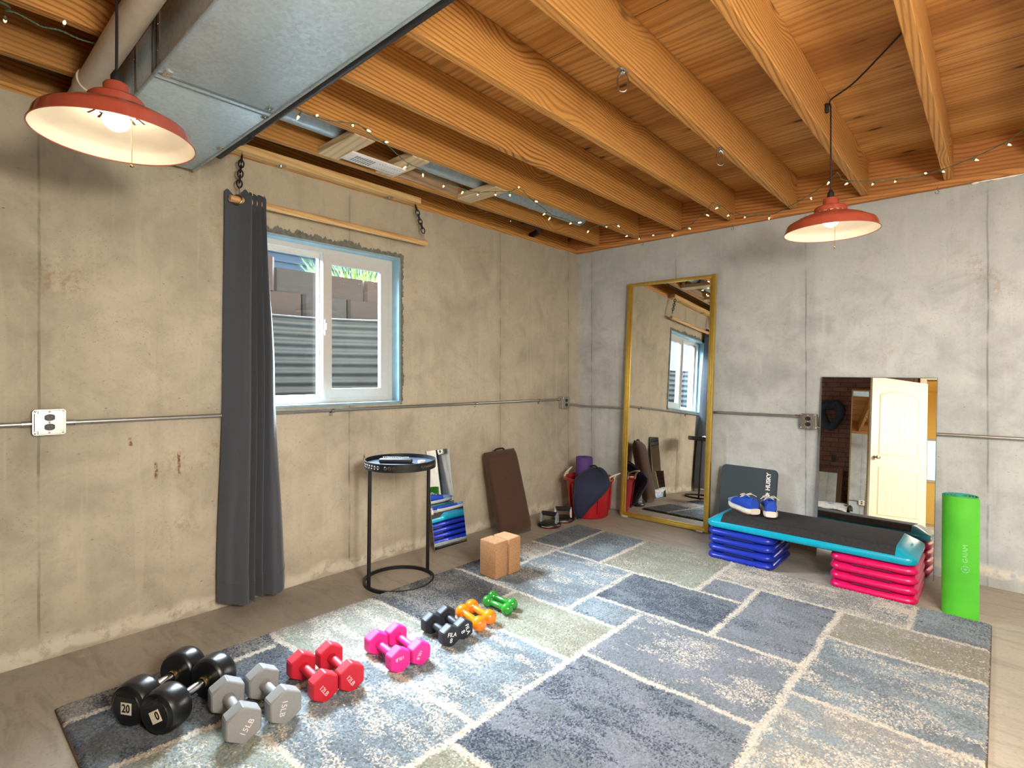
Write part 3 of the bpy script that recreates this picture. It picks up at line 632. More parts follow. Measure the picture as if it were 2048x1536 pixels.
mid = [(-3.318, .030), (-3.290, .060), (-3.262, .090), (-3.235, .120), (-3.212, .130), (-3.200, .060), (-3.185, .140), (-3.168, .055), (-3.145, .138), (-3.130, .055), (-3.100, .118), (-3.068, .085), (-3.045, .040)]
bt_ = [(-3.350, .030), (-3.330, .085), (-3.295, .115), (-3.262, .150), (-3.238, .160), (-3.228, .060), (-3.205, .150), (-3.185, .060), (-3.160, .140), (-3.140, .050), (-3.095, .130), (-3.035, .115), (-2.985, .035)]
tp_, mid, bt_ = [[(y+.015, x) for y, x in P_] for P_ in (tp_, mid, bt_)]
A_, B_, C_ = [np.array(smooth_path([(y, x, 0) for y, x in P], 7))[:, :2] for P in (tp_, mid, bt_)]
rows = []; NR = 60
for i in range(NR+1):
    t = i/NR; z = 2.222-(2.222-.055)*t
    s = t/.45 if t < .45 else (t-.45)/.55; s = s*s*(3-2*s)
    L_ = A_*(1-s)+B_*s if t < .45 else B_*(1-s)+C_*s
    row = []
    for k, (y, x) in enumerate(L_):
        zz = z+(.018*math.sin(k*.42)*(1-t)**6)+.005*t**8*math.sin(k*.25)
        x += .003*math.sin(7*t+k*.35)*t; x += (.006 if t > .945 else 0)
        row.append((x, y, zz))
    rows.append(row)
cm = MB().add(loft(rows, False, False, False)); back = [[(x-.004, y, z) for x, y, z in r] for r in rows]; cm.add(loft(back, False, False, False))
cm.build('curtain_cloth', M_CURT, cu, 70)
for t_i in (5, 57): MB().add(tube([(x+.0015, y, z) for x, y, z in rows[t_i]], .0012, 5)).build('hem_seam', plain('curtain_thread', '55585d', .9), cu)
MB().add(torus(.024, .0045, 24, 8), align((.079, -3.250, 2.180), (.156, -3.314, 2.180))).build('grommet', plain('antique_brass', '8a7a60', .3, .9), cu)

# ------------------------------------------------------------------ conduit and outlet boxes
def conduit(name, segs, straps, label):
    e = empty(name, label, 'conduit', T(0, 0, 0))
    for p in segs: MB().add(tube(p, .0105, 12)).build('pipe', M_EMT, e)
    for (a, b) in straps: MB().add(tube([a, b], .0135, 12)).build('coupling', M_STEEL, e)
    return e
conduit('conduit', [[(.018, YF+.02, 1.043), (.018, -4.066, 1.040)], [(.018, -3.957, 1.039), (.018, -.325, 1.026)]], [((.018, -4.10, 1.040), (.018, -4.066, 1.040)), ((.018, -3.957, 1.039), (.018, -3.92, 1.039)), ((.018, -.35, 1.026), (.018, -.322, 1.026))], 'thin steel conduit along the tan wall under the window')
conduit('conduit', [smooth_path([(.018, -.215, .975), (.018, -.08, .965), (.03, -.035, .957), (.075, -.018, .953), (.16, -.018, .952)], 5)+[(1.998, -.018, .948)]], [((.02, -.215, .975), (.02, -.185, .972)), ((1.965, -.018, .948), (2.0, -.018, .948))], 'thin steel conduit behind the tall mirror on the grey wall')
conduit('conduit', [[(2.118, -.018, .874), (4.9, -.018, .870)]], [((2.10, -.018, .874), (2.14, -.018, .874))], 'thin steel conduit right of the frameless mirror')
st = MB()
for y, z in ((-2.66, 1.030), (-1.42, 1.029), (-.62, 1.027)):
    st.add(rbx(.0, .004, y-.012, y+.012, z-.034, z+.012, .001, 1)).add(lathe([(.0125, -.010), (.0125, .010)], 12), T(.018, y, z) @ RX(PI/2)).add(ball(.005, 8, 6), T(.006, y, z-.026))
s0 = st.build('conduit_strap', M_STEEL); s0.parent = bpy.data.objects['conduit']
def outlet(M, label, d=.040, wy=.112, hz=.110):
    "local: x sideways, y up, z out of the wall"
    e = empty('outlet_box', label, 'outlet', M, 'metal outlet boxes')
    MB().add(loft([[(x, y, z) for x, y in rrect(wy/2, hz/2, .014)] for z in (0, d)])).build('box', galvanised('outlet_galv', 'a6a49c', .35), e)
    pl = MB().add(loft([[(x*s, y*s, z) for x, y in rrect(wy/2, hz/2, .012)] for s, z in ((1, d), (1, d+.002))]))
    pl.add(loft([[(x, y, z) for x, y in [(a*s, b*s) for a, b in [(.05, .038), (.038, .038), (.038, .05), (-.038, .05), (-.038, .038), (-.05, .038), (-.05, -.038), (-.038, -.038), (-.038, -.05), (.038, -.05), (.038, -.038), (.05, -.038)]]] for s, z in ((1.02, d+.002), (.98, d+.009))]))
    pl.build('cover_plate', M_STEEL, e)
    for sy in (.0205, -.0205):
        r = [(max(-.0175, min(.0175, .0205*math.cos(a))), .0145*math.sin(a)+sy) for a in np.linspace(0, 2*PI, 28, endpoint=False)]
        rc = MB().add(prism(r, d+.007, d+.0115)).build('receptacle', plain('black_receptacle', '15151a', .35), e)
        sl = MB().add(bx(-.0075, -.0055, sy-.001, sy+.007, d+.0112, d+.0118)).add(bx(.0055, .0075, sy-.001, sy+.006, d+.0112, d+.0118)).add(cyl(.0022, d+.0112, d+.0118, 10), T(0, sy-.007, 0))
        sl.build('slot', plain('slot_grey', '5a5048', .5), rc)
    sc = MB()
    for x, y in ((0, 0), (0, .044), (0, -.044), (.047, .047), (-.047, .047), (.047, -.047), (-.047, -.047)): sc.add(ball(.0042, 10, 6, .5), T(x, y, d+(.010 if x == 0 else .004)))
    sc.build('screw', M_CHROME, e); return e
MA = Matrix(((0, 0, 1, 0), (1, 0, 0, 0), (0, 1, 0, 0), (0, 0, 0, 1)))      # wall at x=0: side=y, up=z, out=+x
MBk = Matrix(((1, 0, 0, 0), (0, 0, -1, 0), (0, 1, 0, 0), (0, 0, 0, 1)))    # wall at y=0: side=x, up=z, out=-y
outlet(T(.0, -4.011, 1.046) @ MA, 'steel outlet box with two black sockets left of the curtain', .04)
outlet(T(.0, -.262, .995) @ MA, 'steel outlet box with black sockets near the room corner', .045)
outlet(T(2.056, -.0, .915) @ MBk, 'steel outlet box on the grey wall beside the frameless mirror', .04)

# ------------------------------------------------------------------ rug
def vnoise(X, Y, sx, sy, seed, octs=3):
    r = np.random.default_rng(seed); out = np.zeros_like(X); amp = 1.0; tot = 0
    for o in range(octs):
        g = r.random((96, 96)); u = (X*sx*2**o) % 95; v_ = (Y*sy*2**o) % 95
        i = u.astype(int); j = v_.astype(int); fu = u-i; fv = v_-j; fu = fu*fu*(3-2*fu); fv = fv*fv*(3-2*fv)
        out += amp*((g[i, j]*(1-fu)+g[i+1, j]*fu)*(1-fv)+(g[i, j+1]*(1-fu)+g[i+1, j+1]*fu)*fv); tot += amp; amp *= .55
    return out/tot
RX0, RX1, RY0, RY1 = .487, 3.062, -4.055, -.705
def build_rug():
    nx, ny = 598, 776
    xs = np.linspace(RX0, RX1, nx); ys = np.linspace(RY0, RY1, ny); X, Y = np.meshgrid(xs, ys, indexing='ij')
    PAL = {k: np.array(lin(c)[:3]) for k, c in dict(navy='28344a', slate='646d74', lblue='808d94', cream='c6bcad', olive='827f6c', char='505458', sage='8e9384', grey='8f8c86', mauve='797d88', white='cdc6ba').items()}
    patches = [(.4,.75,-1.30,-.6,'char','slate','navy',.5), (.4,.75,-1.66,-1.30,'grey','cream','navy',.5), (.4,.75,-2.08,-1.66,'slate','navy','navy',.7), (.75,1.12,-1.35,-.6,'slate','lblue','navy',.4),
        (1.12,1.77,-1.35,-.6,'olive','sage','cream',.25), (1.77,2.76,-1.08,-.6,'grey','cream','slate',.6), (2.76,3.2,-1.08,-.6,'slate','lblue','navy',.35), (1.77,2.05,-1.35,-1.08,'mauve','slate','navy',.3),
        (.75,1.37,-2.08,-1.35,'lblue','slate','cream',.5), (1.37,2.05,-1.83,-1.35,'slate','navy','navy',.6), (2.05,2.46,-1.83,-1.08,'slate','mauve','navy',.5), (2.46,3.2,-1.45,-1.08,'olive','grey','cream',.2),
        (2.46,3.2,-2.07,-1.45,'lblue','slate','cream',.65), (1.37,1.69,-2.08,-1.83,'lblue','slate','navy',.3), (1.69,2.46,-2.39,-1.83,'slate','mauve','cream',.6), (.4,1.02,-2.71,-2.08,'char','grey','navy',.65),
        (1.02,1.69,-2.48,-2.08,'sage','olive','cream',.2), (1.02,1.69,-3.07,-2.48,'lblue','slate','cream',.8), (.4,1.02,-3.26,-2.71,'sage','grey','white',.6), (.4,.63,-4.2,-3.26,'char','grey','navy',.5), (.63,1.02,-4.2,-3.26,'slate','char','navy',.75),
        (1.02,1.69,-3.60,-3.07,'lblue','slate','cream',.7), (1.02,1.69,-4.2,-3.60,'sage','lblue','white',.6), (1.69,2.46,-3.19,-2.39,'slate','mauve','navy',.75), (2.46,3.2,-2.80,-2.07,'lblue','grey','cream',.8), (2.46,3.2,-4.2,-2.80,'olive','grey','slate',.4), (1.69,2.46,-4.2,-3.19,'sage','olive','cream',.5)]
    wx = X+.012*(vnoise(X, Y, 9, 9, 1)-.5); wy = Y+.012*(vnoise(X, Y, 9, 9, 2)-.5)
    col = np.tile(PAL['slate'], (nx, ny, 1)); spk = RNG.random((nx, ny)); spk2 = RNG.random((nx, ny))
    for k, (x0, x1, y0, y1, a, b_, c, amt) in enumerate(patches):
        m = (wx >= x0) & (wx < x1) & (wy >= y0) & (wy < y1)
        n1 = vnoise(X, Y, 6, 10, 20+k, 5); n2 = vnoise(X+k*.7, Y, 7, 18, 60+k, 5)
        pa = np.clip((n1-.30)/.45, 0.05, .95); base = np.where((spk < pa)[..., None], PAL[b_], PAL[a])
        pc = np.clip((n2-.43)/.36, 0, .8)*amt*1.1; base = np.where((spk2 < pc)[..., None], PAL[c], base)
        col[m] = base[m]
    LX = [(.75,-2.08,-.7), (1.12,-1.35,-.7), (1.77,-1.35,-.7), (2.05,-1.83,-1.10), (2.46,-4.1,-1.08), (2.76,-1.08,-.7), (1.37,-2.08,-1.37), (1.69,-3.55,-1.85), (.63,-4.1,-3.30), (1.02,-4.1,-2.08)]
    LY = [(-1.08,1.77,3.1), (-1.35,.76,2.06), (-1.45,2.46,3.1), (-1.83,1.37,2.46), (-2.07,2.46,3.1), (-2.08,.5,1.69), (-2.39,1.69,2.46), (-2.48,1.1,1.69), (-2.71,.5,1.02), (-3.07,1.02,1.69), (-3.26,.5,1.02), (-3.19,1.69,2.46), (-3.60,1.2,1.69), (-2.80,2.46,3.1), (-1.62,.5,.75), (-1.30,.5,.75)]
    wob1 = .03*(vnoise(X, Y, 5, 5, 5)-.5); wob2 = .03*(vnoise(X, Y, 5, 5, 6)-.5); dens = vnoise(X, Y, 8, 8, 9)
    cr = np.zeros((nx, ny))
    for x, y0, y1 in LX: cr = np.maximum(cr, np.where((Y > y0) & (Y < y1), np.clip((.022-np.abs(X-x+wob1))/.014, 0, 1), 0))
    for y, x0, x1 in LY: cr = np.maximum(cr, np.where((X > x0) & (X < x1), np.clip((.019-np.abs(Y-y+wob2))/.011, 0, 1), 0))
    cm_ = (RNG.random((nx, ny)) < cr*np.clip(.45+dens*1.1, 0, 1)); col[cm_] = PAL['cream']
    # tuft to tuft value variation of the yarn
    col *= (1+.62*(RNG.random((nx, ny))-.5))[..., None]
    edge = np.minimum.reduce([X-RX0, RX1-X, Y-RY0, RY1-Y]); tuft = RNG.random((nx, ny)); 
    Z = .0125+.0075*tuft+.0025*vnoise(X, Y, 12, 12, 30); Z *= np.clip(.45+edge/.02, .45, 1)
    Xj = X+(RNG.random((nx, ny))-.5)*.004+np.where(edge < .004, .006*(RNG.random((nx, ny))-.5), 0); Yj = Y+(RNG.random((nx, ny))-.5)*.004+np.where(edge < .004, .006*(RNG.random((nx, ny))-.5), 0)
    V = np.stack([Xj, Yj, Z+(.01-TILT*X)], -1).reshape(-1, 3)
    idx = np.arange(nx*ny).reshape(nx, ny)
    F = np.stack([idx[:-1, :-1], idx[1:, :-1], idx[1:, 1:], idx[:-1, 1:]], -1).reshape(-1, 4)
    per = np.concatenate([idx[:, 0], idx[-1, 1:], idx[-2::-1, -1], idx[0, -2:0:-1]]); n0 = len(V)
    S_ = V[per].copy(); S_[:, 2] = .01-TILT*S_[:, 0]+.001; V = np.vstack([V, S_]); m_ = len(per); a = np.arange(m_); b2 = (a+1) % m_
    F2 = np.stack([per[a], n0+a, n0+b2, per[b2]], -1); F = np.vstack([F, F2])
    C4 = np.ones((len(V), 4), np.float32); C4[:n0, :3] = col.reshape(-1, 3); C4[n0:, :3] = np.array(lin('6d5c4a')[:3])
    me = bpy.data.meshes.new('area_rug'); me.vertices.add(len(V)); me.vertices.foreach_set('co', V.astype(np.float32).ravel())
    me.loops.add(F.size); me.loops.foreach_set('vertex_index', F.astype(np.int32).ravel()); me.polygons.add(len(F))
    me.polygons.foreach_set('loop_start', np.arange(0, F.size, 4, dtype=np.int32)); me.update(calc_edges=True); me.validate()
    at = me.color_attributes.new('yarn', 'FLOAT_COLOR', 'POINT'); at.data.foreach_set('color', np.clip(C4, 0, 1).ravel())
    q = NT('shag_yarn'); ac = q.n('Attribute', attribute_name='yarn'); nz = q.noise(q.obj(), 420, 2)
    q.L(q.mix(.35, ac.outputs['Color'], q.ramp(nz, [(.3, (.25, .25, .25, 1)), (.7, (1, 1, 1, 1))]), 'MULTIPLY'), q.b.inputs['Base Color']); q.done(None, .95, Sheen_Weight=.15)
    q.bump(nz, .5, .004); me.materials.append(q.mat)
    o = bpy.data.objects.new('area_rug', me); COL.objects.link(o)
    c0 = [(RX0, RY0), (RX1, RY0), (RX1, RY1), (RX0, RY1)]; pb = []
    for (xa, ya), (xb, yb) in zip(c0, c0[1:]+c0[:1]): pb += [(xa+(xb-xa)*t, ya+(yb-ya)*t, .01-TILT*(xa+(xb-xa)*t)+.004) for t in np.linspace(0, 1, 12, endpoint=False)]
    MB().add(tube(pb, .0045, 6, True)).build('edge_binding', plain('brown_binding', '5c4d40', .9), o)
    return tag(o, 'large shaggy patchwork rug in blues, greys and cream on the concrete floor', 'rug')
build_rug()
PILE = .0205

# ------------------------------------------------------------------ dumbbells
def hexd(p0, p1, R, hl, hr, c, label, txt, txtc, rot, rough=.55, name='hex_dumbbell', roll=0.0):
    "p0 = centre of the head facing the camera, p1 = centre of the other head"
    a = Vector((p0[0], p0[1], 0)); b_ = Vector((p1[0], p1[1], 0)); d = (b_-a); L = d.length; ang = math.atan2(d.y, d.x)
    e = empty(name, label, 'dumbbell', T(a.x, a.y, fz(a.x)+PILE) @ RY(TILT) @ RZ(ang), 'dumbbells')
    mat = plain('vinyl_'+c, c, rough, 0, .05, 160, .12); X = T(0, 0, R*.866-.004) @ RY(PI/2) @ RZ(PI/6+roll)   # local z -> along axis
    apo = R
    def head(z0, z1):
        rr = []
        for z, s in ((z0, .90), (z0+.004, .965), (z0+.010, 1.0), (z1-.010, 1.0), (z1-.004, .965), (z1, .90)):
            loop = []
            for k in range(6):
                A0 = PI/3*k+PI/6
                for t in (-.055, 0, .055): loop.append((apo*s*math.cos(A0+t)*(1-.012*(1-abs(t)/.055)), apo*s*math.sin(A0+t)*(1-.012*(1-abs(t)/.055)), z))
            rr.append(loop)
        return loft(rr)
    h0 = MB().add(head(-hl/2, hl/2), X).build('head', mat, e, 30); MB().add(head(L-hl/2, L+hl/2), X).build('head', mat, e, 30)
    MB().add(lathe([(hr*1.25, hl/2-.004), (hr*1.0, hl/2+.006), (hr*1.04, L/2), (hr*1.0, L-hl/2-.006), (hr*1.25, L-hl/2+.004)], 18), X).build('handle', mat, e)
    if txt:
        m = MB(); zt = -hl/2-.0004
        for (s, sz, dx, dy) in txt: m.add(text_vf(s, sz, .0006, .0), T(0, 0, R*.866-.004) @ RY(PI/2) @ T(0, 0, zt) @ RZ(PI/2+rot) @ SCL(-1, 1, 1) @ T(dx, dy, 0))
        m.build('lettering', txtc, h0, 0)
    return e
W_TXT = plain('pale_print', 'd9cfd0', .5); W2_TXT = plain('white_print', 'f0f0f0', .5)
DB = [((1.160,-3.660),(.958,-3.634),.064,.062,.019,'858483','grey neoprene hex dumbbell next to the black pair',[('15LB',.028,0,-.012)],W_TXT,-.9),
 ((1.165,-3.518),(.968,-3.508),.064,.062,.019,'858584','grey neoprene hex dumbbell next to the red pair',[('15LB',.028,0,-.012)],W_TXT,1.8),
 ((1.155,-3.357),(.955,-3.343),.058,.056,.0175,'b8192e','red neoprene hex dumbbell nearer the grey pair',[('12LB',.024,0,-.010)],W_TXT,.97),
 ((1.168,-3.250),(.972,-3.227),.058,.056,.0175,'b8192f','red neoprene hex dumbbell nearer the pink pair',[('12LB',.024,0,-.010)],W_TXT,1.0),
 ((1.200,-3.040),(1.012,-3.020),.053,.054,.0165,'e0288a','pink neoprene hex dumbbell nearer the red pair',[('10LB',.020,.004,-.014)],W_TXT,PI-.1),
 ((1.216,-2.942),(1.018,-2.918),.052,.054,.0165,'e0288b','pink neoprene hex dumbbell nearer the black FILA pair',[('10LB',.020,.004,-.012)],W_TXT,2.0),
 ((1.198,-2.752),(1.042,-2.729),.050,.050,.0165,'20252c','small black eight pound hex dumbbell nearer the pink pair',[('FILA',.027,0,.010),('8',.030,0,-.016)],W2_TXT,.2),
 ((1.193,-2.660),(1.031,-2.626),.049,.050,.0165,'20252d','small black eight pound hex dumbbell nearer the orange pair',[('FILA',.027,0,.012),('8',.030,0,-.014)],W2_TXT,1.3)]
for a in DB:
    lab = a[6].replace('FILA ', 'eight pound ')
    hexd(a[0], a[1], a[2], a[3], a[4], a[5], lab, a[7], a[8], a[9])
def bone(p0, p1, R, hr, c, label):
    a = Vector((p0[0], p0[1], 0)); d = Vector((p1[0], p1[1], 0))-a; L = d.length; ang = math.atan2(d.y, d.x)
    e = empty('vinyl_dumbbell', label, 'dumbbell', T(a.x, a.y, fz(a.x)+PILE) @ RY(TILT) @ RZ(ang), 'dumbbells')
    mat = plain('gloss_vinyl_'+c, c, .16, 0, .03, 60, 0, Coat_Weight=.6); X = T(0, 0, R-.003) @ RY(PI/2)
    def hd(z): return lathe([(R*.45, -R*.86), (R*.62, -R*.80), (R*.9, -R*.45), (R, 0), (R*.93, R*.42), (R*.7, R*.76), (R*.4, R*.9)], 24, True, True) , T(0, 0, z)
    for z in (0, L):
        v_, M_ = hd(z); MB().add(v_, X @ M_ if z == 0 else X @ M_ @ RX(PI)).build('head', mat, e, 40)
    MB().add(lathe([(hr*1.25, R*.7), (hr, R*1.1), (hr*1.08, L/2), (hr, L-R*1.1), (hr*1.25, L-R*.7)], 18), X).build('handle', mat, e)
bone((1.211,-2.568),(1.056,-2.532),.037,.0165,'ef7d12','glossy orange dumbbell nearer the small black pair')
bone((1.194,-2.480),(1.042,-2.454),.036,.0165,'ef7d13','glossy orange dumbbell nearer the green pair')
bone((1.190,-2.344),(1.049,-2.342),.031,.0145,'248a2c','glossy green dumbbell nearer the orange pair')
bone((1.168,-2.280),(1.024,-2.277),.030,.0145,'248a2d','glossy green dumbbell, last of the row towards the cork blocks')
def rounddb(p0, p1, label, txt, rot):
    a = Vector((p0[0], p0[1], 0)); d = Vector((p1[0], p1[1], 0))-a; L = d.length; ang = math.atan2(d.y, d.x); R = .077
    e = empty('round_dumbbell', label, 'dumbbell', T(a.x, a.y, fz(a.x)+PILE) @ RY(TILT) @ RZ(ang), 'dumbbells')
    rub = plain('black_rubber', '17181a', .30, 0, .12, 90, .05); X = T(0, 0, R-.004) @ RY(PI/2); hl = .085
    prof = [(R*.70, -hl/2-.004), (R*.74, -hl/2), (R*.90, -hl/2+.004), (R*.97, -hl/2+.014), (R, -hl/2+.026), (R, hl/2-.018), (R*.96, hl/2-.006), (R*.88, hl/2), (R*.40, hl/2+.001)]
    def head(): return lathe(prof, 40, True, True)
    h0 = MB().add(head(), X).build('head', rub, e, 40); MB().add(head(), X @ T(0, 0, L) @ RX(PI)).build('head', rub, e, 40)
    MB().add(lathe([(.0165, hl/2), (.0165, hl/2+.012), (.0155, hl/2+.02), (.0170, L/2), (.0155, L-hl/2-.02), (.0165, L-hl/2)], 20), X).build('handle', M_CHROME, e)
    for z0 in (hl/2, L-hl/2-.022): MB().add(lathe([(.019, z0), (.0215, z0+.006), (.0215, z0+.016), (.019, z0+.022)], 20), X).build('collar', plain('bronze_collar', 'a08a68', .25, .9), e)
    F_ = T(0, 0, R-.004) @ RY(PI/2) @ T(0, 0, -hl/2-.0045) @ RZ(PI/2+rot) @ SCL(-1, 1, 1)
    MB().add(bx(-.0215, .0215, -.0205, .0205, -.001, .001), F_ @ T(.002, -.004, 0)).build('number_plate', plain('cream_plate', 'e6dcc6', .5), h0, 0)
    q = MB()
    q.add(text_vf(txt, .040, .0006, .0006), F_ @ T(.002 if len(txt) > 1 else .012, -.004, 0) @ SCL(.85, 1, 1) @ T(0, 0, -.0016)); q.build('lettering', plain('black_print', '141414', .5), h0, 0)
    q = MB()   # moulded slanted brand bar
    for k, y in enumerate((.034, .047)): q.add(bx(-.040, .040, y-.0012, y+.0012, -.0015, .0008), F_)
    for k in range(9): q.add(bx(-.038+.0085*k, -.036+.0085*k, .035, .046, -.0015, .0008), F_)
    q.build('moulding', rub, h0, 0)
    return e
rounddb((.798,-3.875),(.690,-3.692),'black round-head dumbbell with number 20 plate nearest the window wall','20',.0)
rounddb((.925,-3.820),(.824,-3.628),'black round-head dumbbell with worn plate next to the grey pair','0',-.5)

# ------------------------------------------------------------------ cork blocks
q = NT('cork'); v = q.obj(); vo = q.n('TexVoronoi', i_Scale=380.0); q.L(v, vo.inputs['Vector']); g = q.n('SeparateColor', i_0=vo.outputs['Color']).outputs[0]
q.bump(g, .15, .002); q.done(q.mix(q.math('MULTIPLY', q.sm(q.noise(v, 160, 2), .60, .7), .5), q.ramp(g, [(0, lin('a07450')), (.5, lin('b0855e')), (1, lin('bc9169'))]), lin('5a3c22')), .8); M_CORK = q.mat
for k, (x0, x1, y0, y1, h, lab) in enumerate(((.690, .830, -2.049, -1.942, .222, 'cork yoga block standing on the rug, the front one of two'), (.694, .836, -1.933, -1.828, .224, 'cork yoga block standing on the rug, the rear one of two'))):
    o = MB().add(rbx(-(x1-x0)/2, (x1-x0)/2, -(y1-y0)/2, (y1-y0)/2, 0, h, .008, 3)).build('yoga_block', M_CORK); o.matrix_world = on_floor((x0+x1)/2, (y0+y1)/2, 0, PILE-.002); tag(o, lab, 'yoga block', 'cork blocks')

# ------------------------------------------------------------------ side table with its things
tb = empty('side_table', 'tall round black metal side table with pierced tray rim', 'table', on_floor(.380, -2.425, 0))
MB().add(loft([[(r*math.cos(a), r*math.sin(a), z) for a in np.linspace(0, 2*PI, 56, endpoint=False)] for r, z in ((.212, 0), (.212, .020), (.199, .020), (.199, 0), (.212, 0))], False, False)).build('base_ring', M_BLACKMETAL, tb, 50)
for a in (1.45, 1.45+PI):
    MB().add(cyl(.011, .01, .70, 14), T(.196*math.cos(a-.04), .196*math.sin(a-.04), 0)).build('leg', M_BLACKMETAL, tb)
tr = MB().add(lathe([(.20, .694), (.211, .694), (.211, .742), (.208, .742), (.208, .716), (.20, .716)], 64)); tr.build('tray_rim', M_BLACKMETAL, tb, 40)
tt = MB().add(cyl(.207, .700, .718, 56)); tt.build('tray_top', plain('blue_black_tray', '23313f', .45, .1, .3, 160, .3), tb)
orn = MB()
for k in range(54):
    if k % 9 == 8: continue
    a = 2*PI*k/54; orn.add(torus(.0088, .0012, 12, 4), T(.2112*math.cos(a), .2112*math.sin(a), .718) @ RZ(a) @ RY(PI/2)).add(torus(.0045, .0009, 8, 4), T(.2112*math.cos(a), .2112*math.sin(a), .718) @ RZ(a) @ RY(PI/2))
orn.build('rim_ornament', plain('pewter_ornament', '6f6862', .4, .8), tb)
Mt = on_floor(.380, -2.425)
c_ = MB().add(rbx(-.10, .10, -.02, .02, 0, .028, .010, 3)).build('long_case', plain('black_case', '101114', .5, 0, .1)); c_.matrix_world = Mt @ T(-.005, -.03, .718) @ RZ(.72); tag(c_, 'long narrow black case lying on the side table tray', 'case')
br = MB()
for k in range(16): br.add(cyl(.0028, 0, .012, 6), T(-.075+.010*k, .004*math.sin(k), .026))
b0 = br.build('bristle', plain('pale_bristle', 'b9c4cc', .5)); b0.parent = c_
d_ = MB().add(lathe([(.012, .004), (.012, .0), (.021, 0), (.022, .014), (.018, .014), (.016, .004)], 24, True, False)).build('ring_dish', plain('white_dish', 'd8d4d4', .3)); d_.matrix_world = Mt @ T(.095, .085, .718); tag(d_, 'small white ring dish on the side table tray', 'dish')

# ------------------------------------------------------------------ small frameless mirrors, bolster
def leaning(name, label, cat, base, yaw, lean, w, h, th, group=None):
    "flat thing standing on its lower edge; local x = width, z = up its face, -y = front"
    e = empty(name, label, cat, T(base[0], base[1], fz(base[0])) @ RZ(yaw) @ RX(-lean), group); return e
def mirror_pane(e, w, h, th, edge):
    MB().add(bx(-w/2, w/2, -th, -th+.0012, 0, h)).build('mirror_glass', M_MIRROR, e, 0)
    m = MB().add(bx(-w/2, w/2, -th+.0012, 0, 0, h)); m.build('backing', edge, e, 0)
M_EDGE = plain('cut_glass_edge', '9fb3ac', .2, .4)
e = leaning('narrow_mirror', 'narrow upright frameless mirror leaning on the tan wall behind the square one', 'mirror', (.105, -1.805), PI/2, .14, .215, .700, .006, 'small frameless mirrors'); mirror_pane(e, .215, .700, .006, M_EDGE)
e = leaning('square_mirror', 'square frameless mirror tile reflecting the blue risers by the tan wall', 'mirror', (.138, -1.788), PI/2-.026, .165, .300, .305, .006, 'small frameless mirrors'); mirror_pane(e, .300, .305, .006, M_EDGE)
# brown bolster
def pillow(w, h, t, n=14, sq=3.2):
    loops = []
    for i in range(n+1):
        z = -1+2*i/n; s = (1-abs(z)**8)**.5 if abs(z) < 1 else .0; s = max(s, .12)
        lp = []
        for k in range(32):
            a = 2*PI*k/32; c, s_ = math.cos(a), math.sin(a)
            lp.append((w/2*math.copysign(abs(c)**(2/sq), c)*(.97+.03*s), t/2*math.copysign(abs(s_)**(2/2.6), s_)*s, h/2*z))
        loops.append(lp)
    return loft(loops)
bo = empty('bolster', 'brown rectangular meditation bolster leaning on the tan wall', 'cushion', T(.285, -1.245, fz(.28)+.008) @ RZ(1.34) @ RX(-.27) @ RY(-.06))
MB().add(pillow(.300, .665, .125), T(0, -.0, .328)).build('cushion_body', plain('brown_cotton', '4a3122', .9, 0, .12, 120, .2, Sheen_Weight=.15), bo, 60)
MB().add(tube(smooth_path([(-.05, .0, .655), (-.03, -.005, .672), (.03, -.005, .672), (.05, 0, .655)], 5), .008, 8)).build('carry_handle', plain('brown_webbing', '35241a', .9), bo)

# ------------------------------------------------------------------ push-up grips
def pushup(x, y, rz, label):
    e = empty('push_up_stand', label, 'push-up stand', on_floor(x, y, rz), 'rotating push-up stands')
    blk_ = plain('black_abs', '141517', .4)
    MB().add(lathe([(.088, 0), (.092, .004), (.092, .008)], 40, True)).build('base_pad', plain('red_rubber', '7a1c1c', .7), e)
    b0 = MB().add(lathe([(.090, .006), (.098, .012), (.098, .022), (.090, .032), (.05, .040), (.01, .042)], 40, True, True)).build('turntable', blk_, e, 40)
    tx = MB()
    for a, s in ((-2.2, 'PUSH'), (1.0, 'PUSH')): pass
    for sx in (-1, 1):
        pr_ = [(-.030, .030), (.030, .030), (.016, .105), (.008, .118), (-.008, .118), (-.016, .105)]
        s_ = MB().add(prism(pr_, -.008, .008), T(sx*.066, 0, 0) @ RZ(PI/2) @ RX(PI/2)).build('upright', plain('grey_abs', '8b9296', .4), e)
        MB().add(rbx(sx*.0745-.001, sx*.0745+.001, -.012, .012, .045, .053, .0008, 1)).build('badge', plain('white_badge', 'e4e4e0', .5), s_)
    MB().add(lathe([(.017, -.064), (.0185, -.03), (.019, 0), (.0185, .03), (.017, .064)], 20, True, True), T(0, 0, .104) @ RY(PI/2)).build('grip', plain('black_foam', '161618', .8, 0, .1, 140, .2), e)
    m = MB()
    for k in range(14):
        a = -1.9+k*.055 ; m.add(bx(-.0006, .0006, -.0016, .0016, -.0020, .0020), RZ(a) @ T(.0983, 0, .017))
    m.build('lettering', plain('white_badge', 'e4e4e0', .5), b0, 0)
    return e
pushup(.318, -.865, .30, 'black rotating push-up stand in front of the other by the tub')
pushup(.300, -.655, .73, 'black rotating push-up stand behind the other, touching the navy bag')

